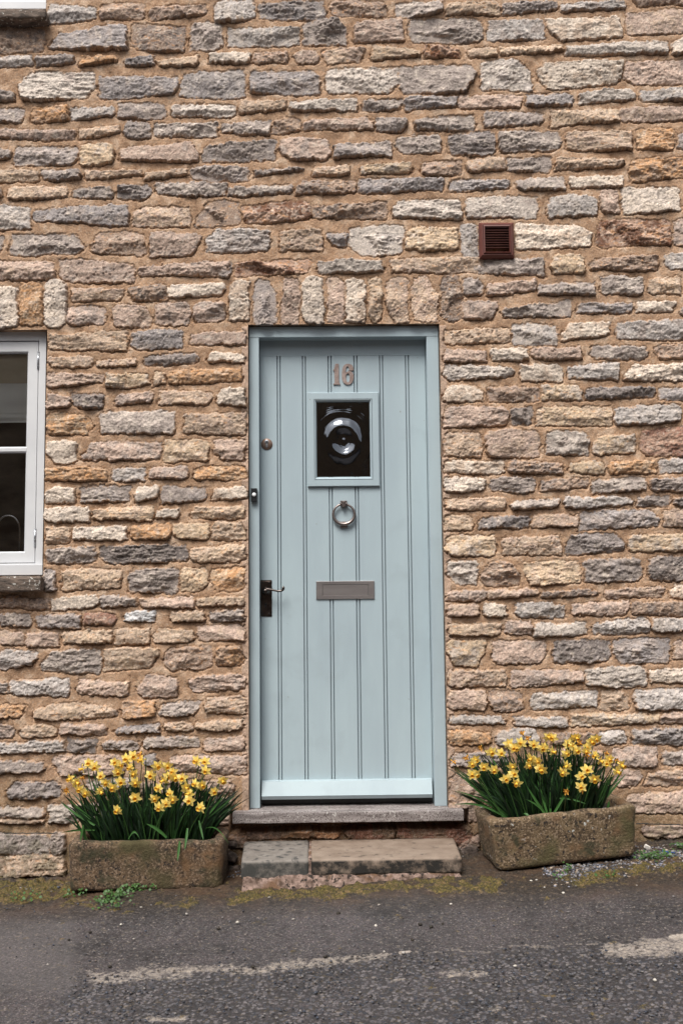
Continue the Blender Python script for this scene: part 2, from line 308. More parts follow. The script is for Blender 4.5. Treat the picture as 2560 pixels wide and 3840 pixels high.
# ------------------------------------------------------------------ the stone wall
# every stone as measured: x0 x1 / top-left top-right / bottom-left bottom-right / colour, in the frame of its survey tile
TILES = {
'A': (0, 0, .574, """
318 628 20 35 150 115 L/655 945 20 12 118 112 T/980 1350 25 25 125 90 T/0 290 175 180 340 320 T/320 825 225 150 310 312 B/855 1215 150 165 310 325 T/1245 1445 150 145 325 320 G
0 222 365 355 440 425 L/243 485 360 350 435 410 G/525 770 360 370 425 390 O/815 1005 385 350 420 415 B/1025 1295 390 355 425 415 C
0 80 520 600 665 655 G/125 618 470 465 645 630 S/640 1155 490 490 640 600 B/1175 1605 480 450 615 630 B
0 150 700 705 790 790 G/205 445 700 675 790 785 O/465 735 700 690 790 745 L/765 1080 665 680 760 770 D/1120 1540 680 680 750 755 S
0 490 830 850 880 910 P/515 785 840 815 910 860 C/815 985 795 795 905 895 G/1010 1420 805 790 880 885 G
0 75 925 970 1060 1030 G/105 515 950 955 1080 1070 G/530 740 940 930 1070 1050 Y/780 1295 965 915 1045 1050 P
0 250 1110 1110 1180 1185 C/270 530 1110 1105 1170 1165 G/560 915 1110 1105 1165 1135 C/940 1225 1130 1090 1175 1135 C"""),
'B': (830, 0, .574, """
-40 215 10 0 145 110 L/240 675 20 -5 105 130 B/710 1075 -5 -5 100 95 T/1135 1440 20 0 115 75 G
35 510 170 180 300 290 L/530 815 150 125 290 290 G/870 1190 150 110 275 265 P/1230 1700 125 115 265 265 G
-80 185 345 345 405 408 W/205 435 335 330 410 400 T/475 625 330 320 400 405 P/650 940 320 310 410 390 C/970 1300 295 330 390 355 C/1330 1555 300 310 370 365 R
190 640 460 450 600 610 B/680 1165 440 430 600 600 S/1165 1665 430 415 600 590 G
120 425 660 650 735 705 C/455 880 660 640 720 715 S/915 1190 645 640 715 700 G/1195 1535 630 625 720 690 B
5 320 800 775 860 880 G/335 515 775 755 865 850 T/530 985 790 755 850 840 P/1000 1215 760 770 850 850 G/1265 1655 780 740 840 840 G
-127 360 950 900 1050 1040 G/385 705 905 910 1045 1040 P/735 1115 940 920 1025 1010 G/1140 1435 890 870 995 995 G
-202 170 1090 1085 1170 1175 G/210 530 1110 1085 1150 1100 G/590 835 1090 1065 1140 1130 C/915 1245 1075 1045 1125 1120 Y/1305 1565 1060 1040 1130 1135 T"""),
'C': (1660, 0, .574, """
20 370 15 0 90 85 C/385 745 15 0 90 45 G/765 1190 20 0 70 50 L/1250 1700 -30 -40 28 22 T
290 660 120 115 250 250 L/680 1160 110 100 255 235 W/1200 1700 80 50 225 195 P
170 355 320 300 370 355 C/380 785 300 290 355 325 C/805 1470 295 260 355 340 S/1495 1750 260 230 345 330 W
250 575 400 380 585 590 S/625 1180 400 390 580 535 W/1195 1750 400 385 540 540 P
100 515 620 615 700 690 P/545 845 610 605 690 680 B/890 1250 605 570 675 640 S/1285 1750 590 560 655 650 L
265 655 720 735 830 800 G/705 1145 715 705 825 790 C/1150 1750 700 670 790 775 P
40 350 870 855 1000 1005 D/375 775 855 860 995 985 G/815 1235 855 850 970 970 C/1270 1510 845 840 970 975 O/1540 1750 870 880 960 960 G
155 400 1040 1020 1120 1090 C/415 705 1030 1020 1110 1115 G/740 1185 1030 1035 1105 1080 C/1225 1620 1040 1020 1190 1150 O"""),
'D': (0, 650, .574, """
0 18 65 65 145 140 G/55 440 85 75 165 150 C/480 735 90 80 160 160 G/760 990 70 75 160 165 D/1000 1480 60 60 130 140 G
0 200 205 215 360 355 L/218 840 235 200 300 345 B/870 1240 210 215 340 340 C/1280 1555 185 185 350 330 T
0 15 400 400 540 540 G/70 550 390 400 525 515 G/590 945 390 385 510 540 T/980 1310 370 400 540 515 P
0 350 585 570 690 685 P/385 875 555 590 695 705 P/905 1500 600 565 665 670 P
0 112 730 735 1015 1000 W/130 275 710 715 995 990 O/290 430 710 715 985 990 W/465 805 740 755 830 825 C/830 1090 740 715 820 825 T/1095 1475 725 715 800 795 W
440 685 860 875 990 985 P/735 990 850 870 990 1000 P/1020 1235 845 840 985 985 P/1255 1470 850 840 965 960 P"""),
'E': (830, 650, .574, """
50 460 90 60 145 120 G/490 875 45 40 135 120 T/890 1455 30 25 130 100 B/130 575 205 175 325 290 R/580 1075 210 175 280 295 T/1120 1565 185 155 285 300 S
-97 315 370 370 510 495 L/380 660 370 355 505 505 C/690 820 385 385 470 485 B/830 1185 355 345 520 520 S/1205 1540 350 345 490 490 Y
-15 65 585 575 670 665 G/85 600 580 560 670 640 R/630 1050 575 570 650 640 S/1095 1720 560 540 640 635 C
55 180 705 710 965 960 W/215 360 705 715 970 970 G/395 510 695 700 980 975 P/530 665 695 685 955 965 W/695 795 685 685 965 965 P/810 940 700 705 955 960 W/965 1045 700 700 955 960 C/1080 1220 700 690 965 965 C/1255 1415 685 680 945 955 C/1440 1565 675 670 950 945 T"""),
'F': (1660, 650, .574, """
50 438 35 30 110 90 B/480 800 35 10 95 100 G/835 1175 20 5 95 80 W/155 620 155 145 285 295 S/690 1010 150 150 285 275 L/1030 1160 125 115 260 265 P/1185 1550 85 90 265 240 W
115 235 335 330 525 530 L/470 970 325 345 490 475 W/1010 1490 310 300 485 465 R/1510 1750 310 300 460 455 P
190 670 555 550 650 665 G/715 920 535 530 645 640 Y/965 1410 555 530 625 630 T/1450 1750 520 510 610 615 L
135 265 690 690 800 790 G/290 605 720 690 800 765 P/625 1000 720 710 785 785 G/1040 1305 675 670 780 790 G/1345 1555 690 670 770 790 C
125 360 830 830 945 945 P/370 835 890 820 935 930 G/875 1240 845 840 905 900 B/1265 1520 830 835 905 890 W/1550 1750 870 870 920 920 G"""),
'G': (100, 1200, .574, """
140 655 100 60 190 195 C/675 1020 80 60 180 175 B/1070 1430 90 75 150 160 P/135 425 240 235 300 300 C/450 705 270 245 305 285 C/760 1110 240 210 290 275 D/1175 1425 200 225 265 270 W
130 490 345 355 440 400 P/510 640 350 350 435 435 Y/645 805 345 360 440 410 Y/835 905 335 340 440 400 C/925 1415 330 310 410 390 O
130 285 475 500 575 560 P/285 505 475 475 555 570 D/580 830 490 465 550 535 P/860 1215 455 465 550 550 C/1250 1430 455 450 555 570 W
130 430 605 630 745 740 O/485 970 600 600 740 745 G/1030 1425 615 600 735 745 C
130 330 795 795 930 930 W/365 875 795 800 915 905 P/900 1185 785 785 930 910 Y/1220 1430 785 780 900 915 P
125 525 970 975 1045 1050 O/560 770 970 965 1045 1050 L/800 1055 965 950 1030 1035 P/1095 1430 955 955 1040 1040 O
125 315 1095 1105 1190 1185 W/350 675 1095 1080 1190 1180 G/720 855 1090 1080 1190 1150 W/875 1165 1085 1090 1195 1170 G/1215 1430 1095 1080 1170 1165 W"""),
'I': (100, 1850, .574, """
120 415 100 95 175 180 W/435 825 110 80 165 175 C/845 1005 95 100 160 160 W/1070 1425 85 80 160 160 C
120 290 215 220 320 315 C/310 660 220 210 300 300 W/685 935 210 200 295 300 O/950 1185 205 195 295 295 Y/1205 1420 190 190 300 295 C
120 450 360 345 455 445 G/475 1060 350 335 455 435 D/1070 1425 355 335 440 450 C
110 180 490 520 635 635 D/220 620 505 505 630 620 C/670 985 505 495 645 650 G/1000 1185 490 490 630 630 Y/1205 1420 495 480 635 630 O
-174 145 670 690 740 755 T/160 470 680 670 765 740 W/480 710 670 680 755 730 G/725 1090 690 670 745 745 P/1115 1415 690 670 735 728 C
-174 25 790 790 860 865 G/60 350 795 790 865 880 G/375 595 785 790 860 865 K/640 835 770 765 835 840 A/935 1155 775 770 835 828 C/1190 1420 775 760 835 832 G
0 205 910 905 995 1000 P/-174 -10 895 910 990 990 P/235 560 905 895 985 975 C/585 805 890 880 985 985 C/830 1085 885 900 975 965 C/1115 1425 860 860 965 962 P
-174 65 1025 1030 1165 1110 L/105 485 1035 1020 1160 1180 G/505 865 1015 1020 1160 1135 C/900 1210 1010 995 1160 1145 T/1240 1430 1015 1010 1135 1130 O"""),
'K': (0, 2300, .606, """
0 50 425 430 500 495 G/60 435 420 400 500 512 L/485 800 415 420 500 508 P/845 1095 390 400 515 520 P/1165 1520 400 380 488 470 P
0 160 560 570 650 640 O/205 500 590 540 650 655 C/480 725 550 590 650 635 C/755 965 545 540 655 635 O/995 1230 565 545 632 628 G/1265 1520 530 520 620 620 C
0 80 680 690 758 760 P/120 340 695 690 755 762 C/360 655 690 690 750 750 P/710 990 715 680 745 738 B/1020 1185 680 680 728 724 C/1205 1510 680 655 722 712 C
0 400 815 790 865 855 L/410 595 780 775 865 868 D/640 860 790 795 842 842 G/890 1230 770 760 835 825 G/1265 1515 770 755 855 845 P
0 270 915 915 1005 975 G/325 760 895 885 1010 1000 P/890 975 880 870 930 940 B/1050 1525 880 880 980 1000 P/45 370 1045 1050 1145 1142 D"""),
'M': (0, 2750, .574, """
1190 1530 310 300 400 412 T/560 900 300 290 400 400 G/920 1180 320 310 400 400 P/0 290 485 485 552 555 G/0 290 565 560 600 588 C/320 560 470 465 590 592 S/600 900 460 460 600 600 G/1350 1510 480 480 600 590 P/940 1300 460 460 590 590 G/1400 1530 420 420 470 470 T
0 330 668 662 785 790 G/50 420 800 790 935 925 C/0 45 800 800 935 935 C/340 430 665 665 780 780 G"""),
'H': (1660, 1200, .574, """
10 435 60 45 155 135 C/455 745 20 30 155 155 L/775 1090 15 5 132 95 W/1130 1750 15 0 118 122 L
5 285 185 195 272 268 P/320 555 182 178 260 258 W/580 905 185 172 248 252 P/960 1335 165 170 248 252 G/1390 1750 160 150 245 250 T
15 465 295 310 390 365 S/515 775 285 285 395 400 W/815 1150 305 270 375 390 L/1190 1600 290 285 390 395 W
5 255 430 430 528 525 W/290 635 435 438 532 528 T/650 910 425 425 525 520 Y/935 1390 445 435 518 500 D/1410 1750 440 435 515 515 B
5 415 560 562 700 690 P/435 580 585 560 682 680 D/610 1105 575 560 685 690 Y/1125 1560 580 545 682 655 L
10 260 740 735 888 892 C/290 635 735 722 888 886 P/675 955 735 730 875 882 S/990 1255 760 740 872 865 Y/1300 1750 715 700 875 880 K
15 400 920 920 995 1002 W/430 790 922 928 990 1002 T/830 1060 938 918 985 1005 Y/1090 1385 925 910 1000 995 O/1410 1750 910 900 998 990 L
20 275 1030 1038 1122 1115 W/310 605 1038 1030 1112 1118 G/645 965 1050 1025 1115 1080 T/990 1325 1045 1022 1132 1108 G/1355 1750 1035 1025 1112 1118 G"""),
'J': (1660, 1850, .574, """
20 415 32 30 100 108 C/455 770 50 38 100 88 G/805 1230 22 25 92 68 L/1260 1490 18 12 86 70 G/1510 1750 30 25 75 72 D
15 200 140 152 240 236 C/245 565 155 135 225 218 B/585 875 138 142 218 212 C/890 1405 115 108 238 212 B/1445 1750 108 100 215 208 P
20 345 275 270 402 405 Y/390 770 290 275 400 402 C/800 1185 268 262 408 370 D/1225 1750 270 258 378 382 Y
30 230 435 435 590 592 S/255 490 455 445 595 590 T/535 900 458 445 600 582 Y/930 1305 432 428 575 568 G/1350 1595 420 412 565 566 D
25 285 628 635 705 700 P/295 615 632 628 688 662 P/640 1020 645 635 685 662 T/1070 1455 630 608 688 678 P/1485 1750 602 600 680 678 W
30 240 732 728 805 788 P/275 420 722 728 796 798 W/475 800 715 728 808 808 L/850 1220 728 706 792 790 P/1240 1750 718 702 788 788 T
40 385 858 852 932 918 C/410 570 838 838 922 928 P/590 940 848 832 938 920 S/985 1350 848 812 918 905 L/1370 1750 818 808 898 898 L
35 280 960 958 1116 1116 Y/325 670 962 958 1112 1106 P/720 1090 965 962 1108 1092 D/1105 1485 955 942 1104 1104 B/1510 1750 968 958 1082 1080 P"""),
'L': (1660, 2300, .574, """
35 410 368 362 475 468 C/445 915 372 380 488 445 P/930 1330 365 345 468 475 S/1350 1750 375 352 452 442 W
35 285 508 510 628 638 P/300 530 508 508 642 638 T/580 1015 522 508 628 610 L/1035 1220 505 520 635 615 C/1260 1750 505 478 632 615 L
50 410 672 680 735 722 L/465 815 678 672 735 745 L/835 1415 658 658 738 708 Y/1420 1750 648 642 715 722 P
40 310 775 785 868 855 O/345 630 775 762 865 860 L/725 1015 785 778 862 852 T/1030 1195 772 768 852 848 L/1240 1750 765 742 855 862 B
45 430 922 905 1002 992 G/700 1050 900 900 990 990 P/1110 1395 895 880 1002 1002 P/1435 1750 910 878 990 986 G"""),
'N': (1660, 2680, .574, """
45 330 395 385 590 560 T/1110 1290 368 365 475 478 P/1325 1750 385 358 472 455 C/400 700 385 385 480 480 G/750 1060 380 380 470 475 P
1205 1750 530 495 645 655 P/50 220 595 575 712 700 P/1310 1580 735 718 805 800 P/0 190 725 735 858 850 K/95 240 855 785 920 915 P/230 420 600 600 690 690 G"""),
'O': (830, 2800, .638, """
150 345 490 485 550 548 T/350 705 478 470 545 545 O/730 1015 472 468 545 540 K/1030 1470 475 478 540 570 K/15 150 540 515 580 600 T/0 60 600 610 700 690 D/1 70 720 720 830 825 K/1400 1500 590 590 660 660 D"""),
}
CC = {'W': (.66, .60, .52), 'C': (.50, .395, .30), 'G': (.30, .275, .262), 'L': (.44, .435, .43), 'B': (.265, .265, .28), 'D': (.16, .153, .155),
      'O': (.47, .29, .155), 'P': (.44, .345, .29), 'T': (.32, .24, .185), 'R': (.40, .27, .20), 'Y': (.54, .43, .30), 'S': (.50, .475, .44),
      'K': (.27, .13, .09), 'A': (.55, .60, .64)}
ALT = {'W': 'CS', 'C': 'PY', 'G': 'SB', 'L': 'GS', 'B': 'GL', 'D': 'GB', 'O': 'YT', 'P': 'GC', 'T': 'PD', 'R': 'SP', 'Y': 'CS', 'S': 'GL', 'K': 'TR', 'A': 'LW'}

# openings of the wall, in metres on the wall plane
DX0, DX1 = -0.342, 0.4965                       # door frame outer
DZ0, DZ1 = -0.880, 1.217
WX1 = at(176, 1500).x; WX0 = WX1-1.16
WZ1 = at(80, 1238).z; WZ0 = at(80, 2160).z
TX1 = at(176, 20).x; TX0 = TX1-1.16; TZ0 = at(80, 44).z
XS0, XS1, ZS0, ZS1 = -1.52, 1.66, -1.24, 2.70   # the finely surveyed area

def axis(lo, hi, step, out_lo, out_hi, cuts):
    fine = np.arange(lo, hi, step)
    left = lo-np.cumsum(np.geomspace(step, 0.022, 45)); left = np.append(left[left > out_lo], out_lo)[::-1]
    right = hi+np.cumsum(np.geomspace(step, 0.022, 45))
    while right[-1] < out_hi: right = np.append(right, right[-1]+0.022)
    while left[0] > out_lo: left = np.insert(left, 0, left[0]-0.022)
    a = np.concatenate([left, fine, right[right <= out_hi]])
    for c in cuts:
        if out_lo < c < out_hi: a[np.argmin(np.abs(a-c))] = c
    return np.unique(a)
def smooth(t): t = np.clip(t, 0, 1); return t*t*(3-2*t)

def build_wall(parent):
    step = 0.0032
    xs = axis(XS0, XS1, step, -2.9, 2.9, [DX0, DX1, WX0, WX1, TX0, TX1])
    zs = axis(ZS0, ZS1, step, -1.36, 4.4, [DZ1, DZ0, WZ0, WZ1, TZ0])
    X, Z = np.meshgrid(xs, zs)
    X = X.astype(np.float32); Z = Z.astype(np.float32)
    n_lo = fbm(X, Z, 9, 2, 0); wx = fbm(X, Z, 32, 3, 3)*0.0055 + fbm(X, Z, 11, 2, 50)*0.005 + fbm(X, Z, 90, 2, 54, .7)*.0040; wz = fbm(X, Z, 38, 3, 9)*0.0045 + fbm(X, Z, 9, 2, 52)*0.003 + fbm(X, Z, 95, 2, 57, .7)*.0036
    rock = fbm(X, Z, 55, 4, 13, 0.6); ridge = ridged(X, Z*1.5, 30, 3, 20); lay = fbm(X*0.25+Z*0.06, Z, 95, 3, 25, 0.6)
    grit = fbm(X, Z, 230, 2, 30); fine = fbm(X, Z, 130, 3, 60, .8)
    tq = fbm(X*.45+Z*.1, Z, 42, 3, 33, .6)*3.2; terr = (np.floor(tq)+smooth((tq-np.floor(tq)-.3)/.35))/3.2
    pits = smooth((fbm(X, Z, 75, 2, 48, .6)-.62)*4)
    blot = fbm(X, Z, 26, 4, 35, 0.65); blot2 = fbm(X, Z, 60, 4, 40, 0.7); blot3 = fbm(X*0.5, Z, 110, 3, 45, 0.7)
    H = 0.009+0.0028*n_lo + 0.0022*fbm(X, Z, 28, 3, 5) + 0.0007*grit     # mortar
    H0 = H.copy()
    mort = np.array([.40, .270, .176], dtype=np.float32)
    m2 = np.array([.31, .20, .125], dtype=np.float32); m3 = np.array([.49, .37, .27], dtype=np.float32)
    C = mort[None, None, :] + (m2-mort)*smooth(blot*1.3+.1)[..., None] + (m3-mort)*smooth(-blot*1.4-.1)[..., None]
    C = C*(1+0.16*blot2[..., None])
    # the pale mortar fillets by the door, darker old mortar low down
    low = smooth((-0.62-Z+0.10*n_lo)/0.45)[..., None]
    C = C*(1-low) + low*(C*np.array([.74, .74, .66], dtype=np.float32))
    fil = ((np.abs(X-DX0+0.012) < 0.016) | (np.abs(X-DX1-0.012) < 0.018)) & (Z < DZ1-0.01) & (Z > DZ0)
    C[fil] = C[fil]*0.35 + 0.65*np.array([.47, .36, .29])*(1+0.1*blot2[fil][:, None])
    H[fil] += 0.004
    best = np.zeros_like(H); isst = np.zeros_like(H)
    stones = []
    for name, (ox, oy, s, txt) in TILES.items():
        for tok in txt.replace('\n', '/').split('/'):
            if not tok.strip(): continue
            w = tok.split(); x0, x1, tl, tr, bl, br = map(float, w[:6])
            P = [at(ox+s*a, oy+s*b, -0.018) for a, b in ((x0, tl), (x1, tr), (x1, br), (x0, bl))]
            xa, xb = (P[0].x+P[3].x)/2, (P[1].x+P[2].x)/2
            if x0 <= 1 and ox == 0: xa -= 0.16
            if ox+s*x1 > 2600: xb = 1.705
            stones.append((xa, xb, P[0].z, P[1].z, P[3].z, P[2].z, w[6]))
    rr = random.Random(5)
    # the wall carries on past the surveyed area
    z = -1.30
    while z < 4.3:
        h = rr.uniform(0.05, 0.105)
        for side in (-1, 1, 0):
            lo, hi = {-1: (-2.9, -1.61), 1: (1.72, 2.9), 0: (-1.61, 1.72)}[side]
            if side == 0 and z < 2.66: continue
            x = lo
            while x < hi-0.03:
                w = min(rr.uniform(0.11, 0.27), hi-x); j = rr.uniform(-.006, .006)
                stones.append((x, x+w-0.018, z+h-.014+j, z+h-.014-j, z+j*.5, z-j, rr.choice('GGPCCTWSLBYO')))
                x += w
        z += h+0.004
    for si, (xa, xb, ztl, ztr, zbl, zbr, code) in enumerate(stones):
        if xb < -2.9 or xa > 2.9: continue
        pad = 0.03
        i0, i1 = np.searchsorted(xs, [xa-pad, xb+pad]); j0, j1 = np.searchsorted(zs, [min(zbl, zbr)-pad, max(ztl, ztr)+pad])
        if i1-i0 < 3 or j1-j0 < 3: continue
        sl = (slice(j0, j1), slice(i0, i1))
        x = X[sl]+wx[sl]; zz = Z[sl]+wz[sl]
        xa -= .0030; xb += .0030; ztl += .0028; ztr += .0028; zbl -= .0028; zbr -= .0028
        w, h = xb-xa, ((ztl-zbl)+(ztr-zbr))/2
        u = np.clip((x-xa)/w, -0.1, 1.1)
        zt = ztl+(ztr-ztl)*u + rr.uniform(-.02, .10)*h*(1-(2*u-1)**2); zb = zbl+(zbr-zbl)*u - rr.uniform(-.04, .08)*h*(1-(2*u-1)**2)
        soldier = h > w
        xl = xa+rr.uniform(-.06, .06)*w*0.3*((zz-zb)/h-.5); xr = xb+rr.uniform(-.06, .06)*w*.3*((zz-zb)/h-.5)
        dl, dr, dt, db = x-xl, xr-x, zt-zz, zz-zb
        d = np.minimum(np.minimum(dl, dr), np.minimum(dt, db))
        m = min(w, h)
        for ax, az in ((dl, dt), (dr, dt), (dl, db), (dr, db)):
            r = m*rr.choice((0.05, 0.10, 0.17, 0.27)) * (0.6 if code in 'WYC' else 1)
            cnr = (ax < r) & (az < r)
            d = np.where(cnr, np.minimum(d, r-np.hypot(r-ax, r-az)), d)
            if rr.random() < 0.20:                      # a knocked-off corner
                k = m*rr.uniform(0.2, 0.5); sl_ = rr.uniform(.5, 1.6)
                d = np.minimum(d, (ax+az*sl_-k)/math.hypot(1, sl_))
        vv = np.clip((zz-zb)/h, 0, 1); e = np.clip(d/(rr.uniform(.0025, .004)+rr.uniform(.002, .008)*vv**2), 0, 1); e = 1-(1-e)**2
        prot = rr.uniform(0.0145, 0.0245)
        cx, cz = (xa+xb)/2, (ztl+ztr+zbl+zbr)/4
        rq = 1 if rr.random() < .45 else 0; rough = {'W': .7, 'Y': .8, 'C': .85, 'P': .9, 'G': 1.15, 'D': 1.4, 'T': 1.2, 'B': 1.1, 'R': 1.3, 'S': 1.1}.get(code, 1.0)*rr.uniform(.75, 1.2)
        fac = np.full(x.shape, 9.0, dtype=np.float32)
        for q in range(5):
            a = rr.uniform(0, 2*math.pi); g = rr.uniform(.12, .55)
            off = rr.uniform(.001, .008)
            fac = np.minimum(fac, off - g*((x-cx)*math.cos(a)*m/w*1.3+(zz-cz)*math.sin(a)))
        fac = np.clip(fac, -0.013, 0.009)
        layered = code in 'YO' and w > 0.2 or rr.random() < 0.28
        if soldier: rk = 0.0014*rock[sl]+0.0014*ridge[sl]+.0026*fine[sl]
        elif layered: rk = 0.0030*lay[sl]+.0045*terr[sl]+.0018*fine[sl]
        else: rk = (0.0022*rock[sl]+0.0022*ridge[sl])*rr.uniform(.5, 1.3)+rr.uniform(0, .0050)*terr[sl]+rr.uniform(.0006, .0022)*fine[sl]
        hh = e*np.maximum(0.004, prot+fac*rough+rk*rough*1.15+0.0008*grit[sl]-.005*pits[sl]*rq)
        inside = d > 0
        # the mortar is hollowed just below a stone
        under = (d <= 0) & (d > -0.007) & (zz < cz)
        Hs = H[sl]; B = best[sl]
        Hs[under & (B == 0)] = np.minimum(Hs, H0[sl]-0.011*(1+d/0.007))[under & (B == 0)]
        win = inside & (hh > B)
        B[win] = hh[win]; Hs[win] = (hh + 0.3*H0[sl])[win]
        mean = np.array([.40, .31, .255]); c1 = np.array(CC[code])*.82+mean*.18; c2 = np.array(CC[rr.choice(ALT[code])])*.72+mean*.28
        v = rr.uniform(.90, 1.20)
        f = smooth(blot[sl]*1.5+rr.uniform(-.2, .7)-.1)[..., None]*0.75
        col = (c1*(1-f)+c2*f)*v
        f = smooth(blot2[sl]*1.8-.55)[..., None]*0.55; col = col*(1-f)+f*np.array(CC['W'])*1.02
        f = smooth(-blot2[sl]*2.0-.55)[..., None]*0.6; col = col*(1-f)+f*np.array([.13, .115, .11])
        if code in 'OYRCT':
            f = smooth(blot3[sl]*1.9-(.3 if code in 'OR' else .9))[..., None]*.6; col = col*(1-f)+f*np.array([.46, .235, .09])
        if code == 'R':
            f = smooth(blot[sl]*3+.2)[..., None]*.85; col = col*(1-f)+f*np.array([.13, .045, .015])
        col = col*(1+0.16*blot3[sl][..., None]+.20*fine[sl][..., None])
        # mortar smeared over the rim here and there
        sm = (smooth((0.008-d)/0.006+blot2[sl]*1.6-.40)*(0.8 if not soldier else .4))[..., None]
        col = col*(1-sm)+sm*mort*1.02
        C[sl][win] = col[win]; isst[sl][win] = 1
    # lichen and algae on the damp courses near the ground
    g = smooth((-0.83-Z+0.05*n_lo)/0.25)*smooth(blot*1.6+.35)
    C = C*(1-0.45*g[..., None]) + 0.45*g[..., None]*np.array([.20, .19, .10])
    dmp = smooth((-.70-Z+.10*n_lo)/.35)*smooth(blot*1.2+.75); C = C*(1-.30*dmp[..., None]); foot = (smooth((-.905-Z)/.03)*smooth((.62-np.abs(X-.05))/.1)*.42)[..., None]; C = C*(1-foot*np.array([.85, 1., 1.05]))  # foot: wall made darker and redder below the threshold
    C = np.clip(C*np.array([1.045, .985, .95]), 0.02, .85)
    Y = -H
    # hollow under the threshold
    hol = (X > at(860, 3080).x) & (X < at(1755, 3080).x) & (Z < -0.87) & (Z > at(1300, 3110).z+0.008*n_lo)
    Y[hol] = 0.075
    Y = np.where((Z < at(100, 3125).z) & (X < -.8) & (isst > 0), Y-0.012, Y)
    # faces, leaving out the openings
    ny, nx = X.shape
    idx = np.arange(ny*nx).reshape(ny, nx)
    cxs = (xs[:-1]+xs[1:])/2; czs = (zs[:-1]+zs[1:])/2
    CX, CZ = np.meshgrid(cxs, czs)
    hole = ((CX > DX0) & (CX < DX1) & (CZ > DZ0) & (CZ < DZ1)) | ((CX > WX0) & (CX < WX1) & (CZ > WZ0) & (CZ < WZ1)) | ((CX > TX0) & (CX < TX1) & (CZ > TZ0) & (CZ < TZ0+1.15))
    q = np.stack([idx[:-1, :-1], idx[:-1, 1:], idx[1:, 1:], idx[1:, :-1]], -1)
    quads = q[~hole]
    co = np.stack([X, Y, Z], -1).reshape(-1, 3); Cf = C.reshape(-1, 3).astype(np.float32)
    # reveals: the edge of each opening carried back 0.13 m
    extra_co, extra_c, eq = [], [], []
    base = len(co)
    hp = np.pad(hole, 1)
    k = 0
    def strip(a, b):
        nonlocal k
        ia, ib = a, b
        for iv in (ia, ib):
            extra_co.append((co[iv][0], 0.13, co[iv][2])); extra_c.append(Cf[iv]*0.4+0.6*np.array([.44, .34, .27]))
        eq.append((ia, ib, base+k+1, base+k)); k += 2
    js, is_ = np.nonzero(hole)
    for j, i in zip(js, is_):
        if not hp[j, i+1]: strip(idx[j, i+1], idx[j, i])
        if not hp[j+2, i+1]: strip(idx[j+1, i], idx[j+1, i+1])
        if not hp[j+1, i]: strip(idx[j, i], idx[j+1, i])
        if not hp[j+1, i+2]: strip(idx[j+1, i+1], idx[j, i+1])
    co = np.vstack([co, np.array(extra_co)]); Cf = np.vstack([Cf, np.array(extra_c)])
    quads = np.vstack([quads, np.array(eq)])
    m, t, b = new_mat('rubble_stone_wall')
    at_ = t.nodes.new('ShaderNodeAttribute'); at_.attribute_name = 'Col'
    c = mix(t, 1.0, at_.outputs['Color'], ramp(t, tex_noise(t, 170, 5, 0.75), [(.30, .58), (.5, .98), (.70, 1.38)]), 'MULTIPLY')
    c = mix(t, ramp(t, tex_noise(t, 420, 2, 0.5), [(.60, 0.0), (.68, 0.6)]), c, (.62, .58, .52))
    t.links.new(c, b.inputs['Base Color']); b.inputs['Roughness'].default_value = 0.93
    b.inputs['Specular IOR Level'].default_value = 0.25
    bn = bump(t, b, tex_noise(t, 120, 5, 0.75), 0.85, 0.0045)
    bump(t, b, tex_noise(t, 420, 3, 0.6), 0.6, 0.0015, bn)
    return grid_mesh('stone_wall', co, quads, m, parent, {'Col': Cf})

house = empty('stone_house', (0, 0, G0))
tag(house, 'rubble stone house front with pale blue door numbered 16 and white windows', 'house')
wall = build_wall(house)

# ------------------------------------------------------------------ door
YF, YL = 0.022, 0.085                           # face of the frame, face of the leaf
bm = bmesh.new()
fx0, fx1 = DX0+0.002, DX1-0.002
ix0 = at(972.5, 2100, YF).x; ix1 = at(1613, 2100, YF).x; iz1 = at(1290, 1263, YF).z
zb_fr = -0.8655
add_box(bm, fx0, ix0, YF, 0.13, zb_fr, iz1+0.0005, 0.002)
add_box(bm, ix1, fx1, YF, 0.13, zb_fr, iz1+0.0005, 0.002)
add_box(bm, fx0, fx1, YF-0.0015, 0.13, iz1, DZ1-0.003, 0.002)
add_box(bm, ix0-0.001, ix0+0.012, YL+0.012, 0.128, zb_fr, iz1, 0.001)     # stops behind the leaf
add_box(bm, ix1-0.012, ix1+0.001, YL+0.012, 0.128, zb_fr, iz1, 0.001)
frame = finish('door_frame', bm, M['paint'], house, smooth=False)

lx0, lx1 = ix0+0.002, ix1-0.002
leaf_top = iz1+0.001; leaf_bot = -.838
rail_z = at(1290, 1334, YL).z
gl_x0, gl_x1, gl_z0, gl_z1 = at(1186, 1650, YL).x, at(1385, 1650, YL).x, at(1287, 1788, YL).z, at(1287, 1505, YL).z
gx = []
for a, b in ((1045.9, 1050.5), (1140.7, 1148.5), (1237.6, 1247.5), (1334.5, 1347.5), (1430.9, 1447), (1527.8, 1547)):
    gx.append((at(a, 1400, YL).x+at(b, 2880, YL).x)/2)
prof = [(lx0, YL)]
for g in gx:
    for s in (-1, 1):
        c = g+s*0.0064; prof += [(c-0.0026, YL), (c-0.0018, YL+0.013), (c+0.0018, YL+0.013), (c+0.0026, YL)]
prof.append((lx1, YL))
bm = bmesh.new()
zc = [leaf_bot, gl_z0, gl_z1, rail_z]
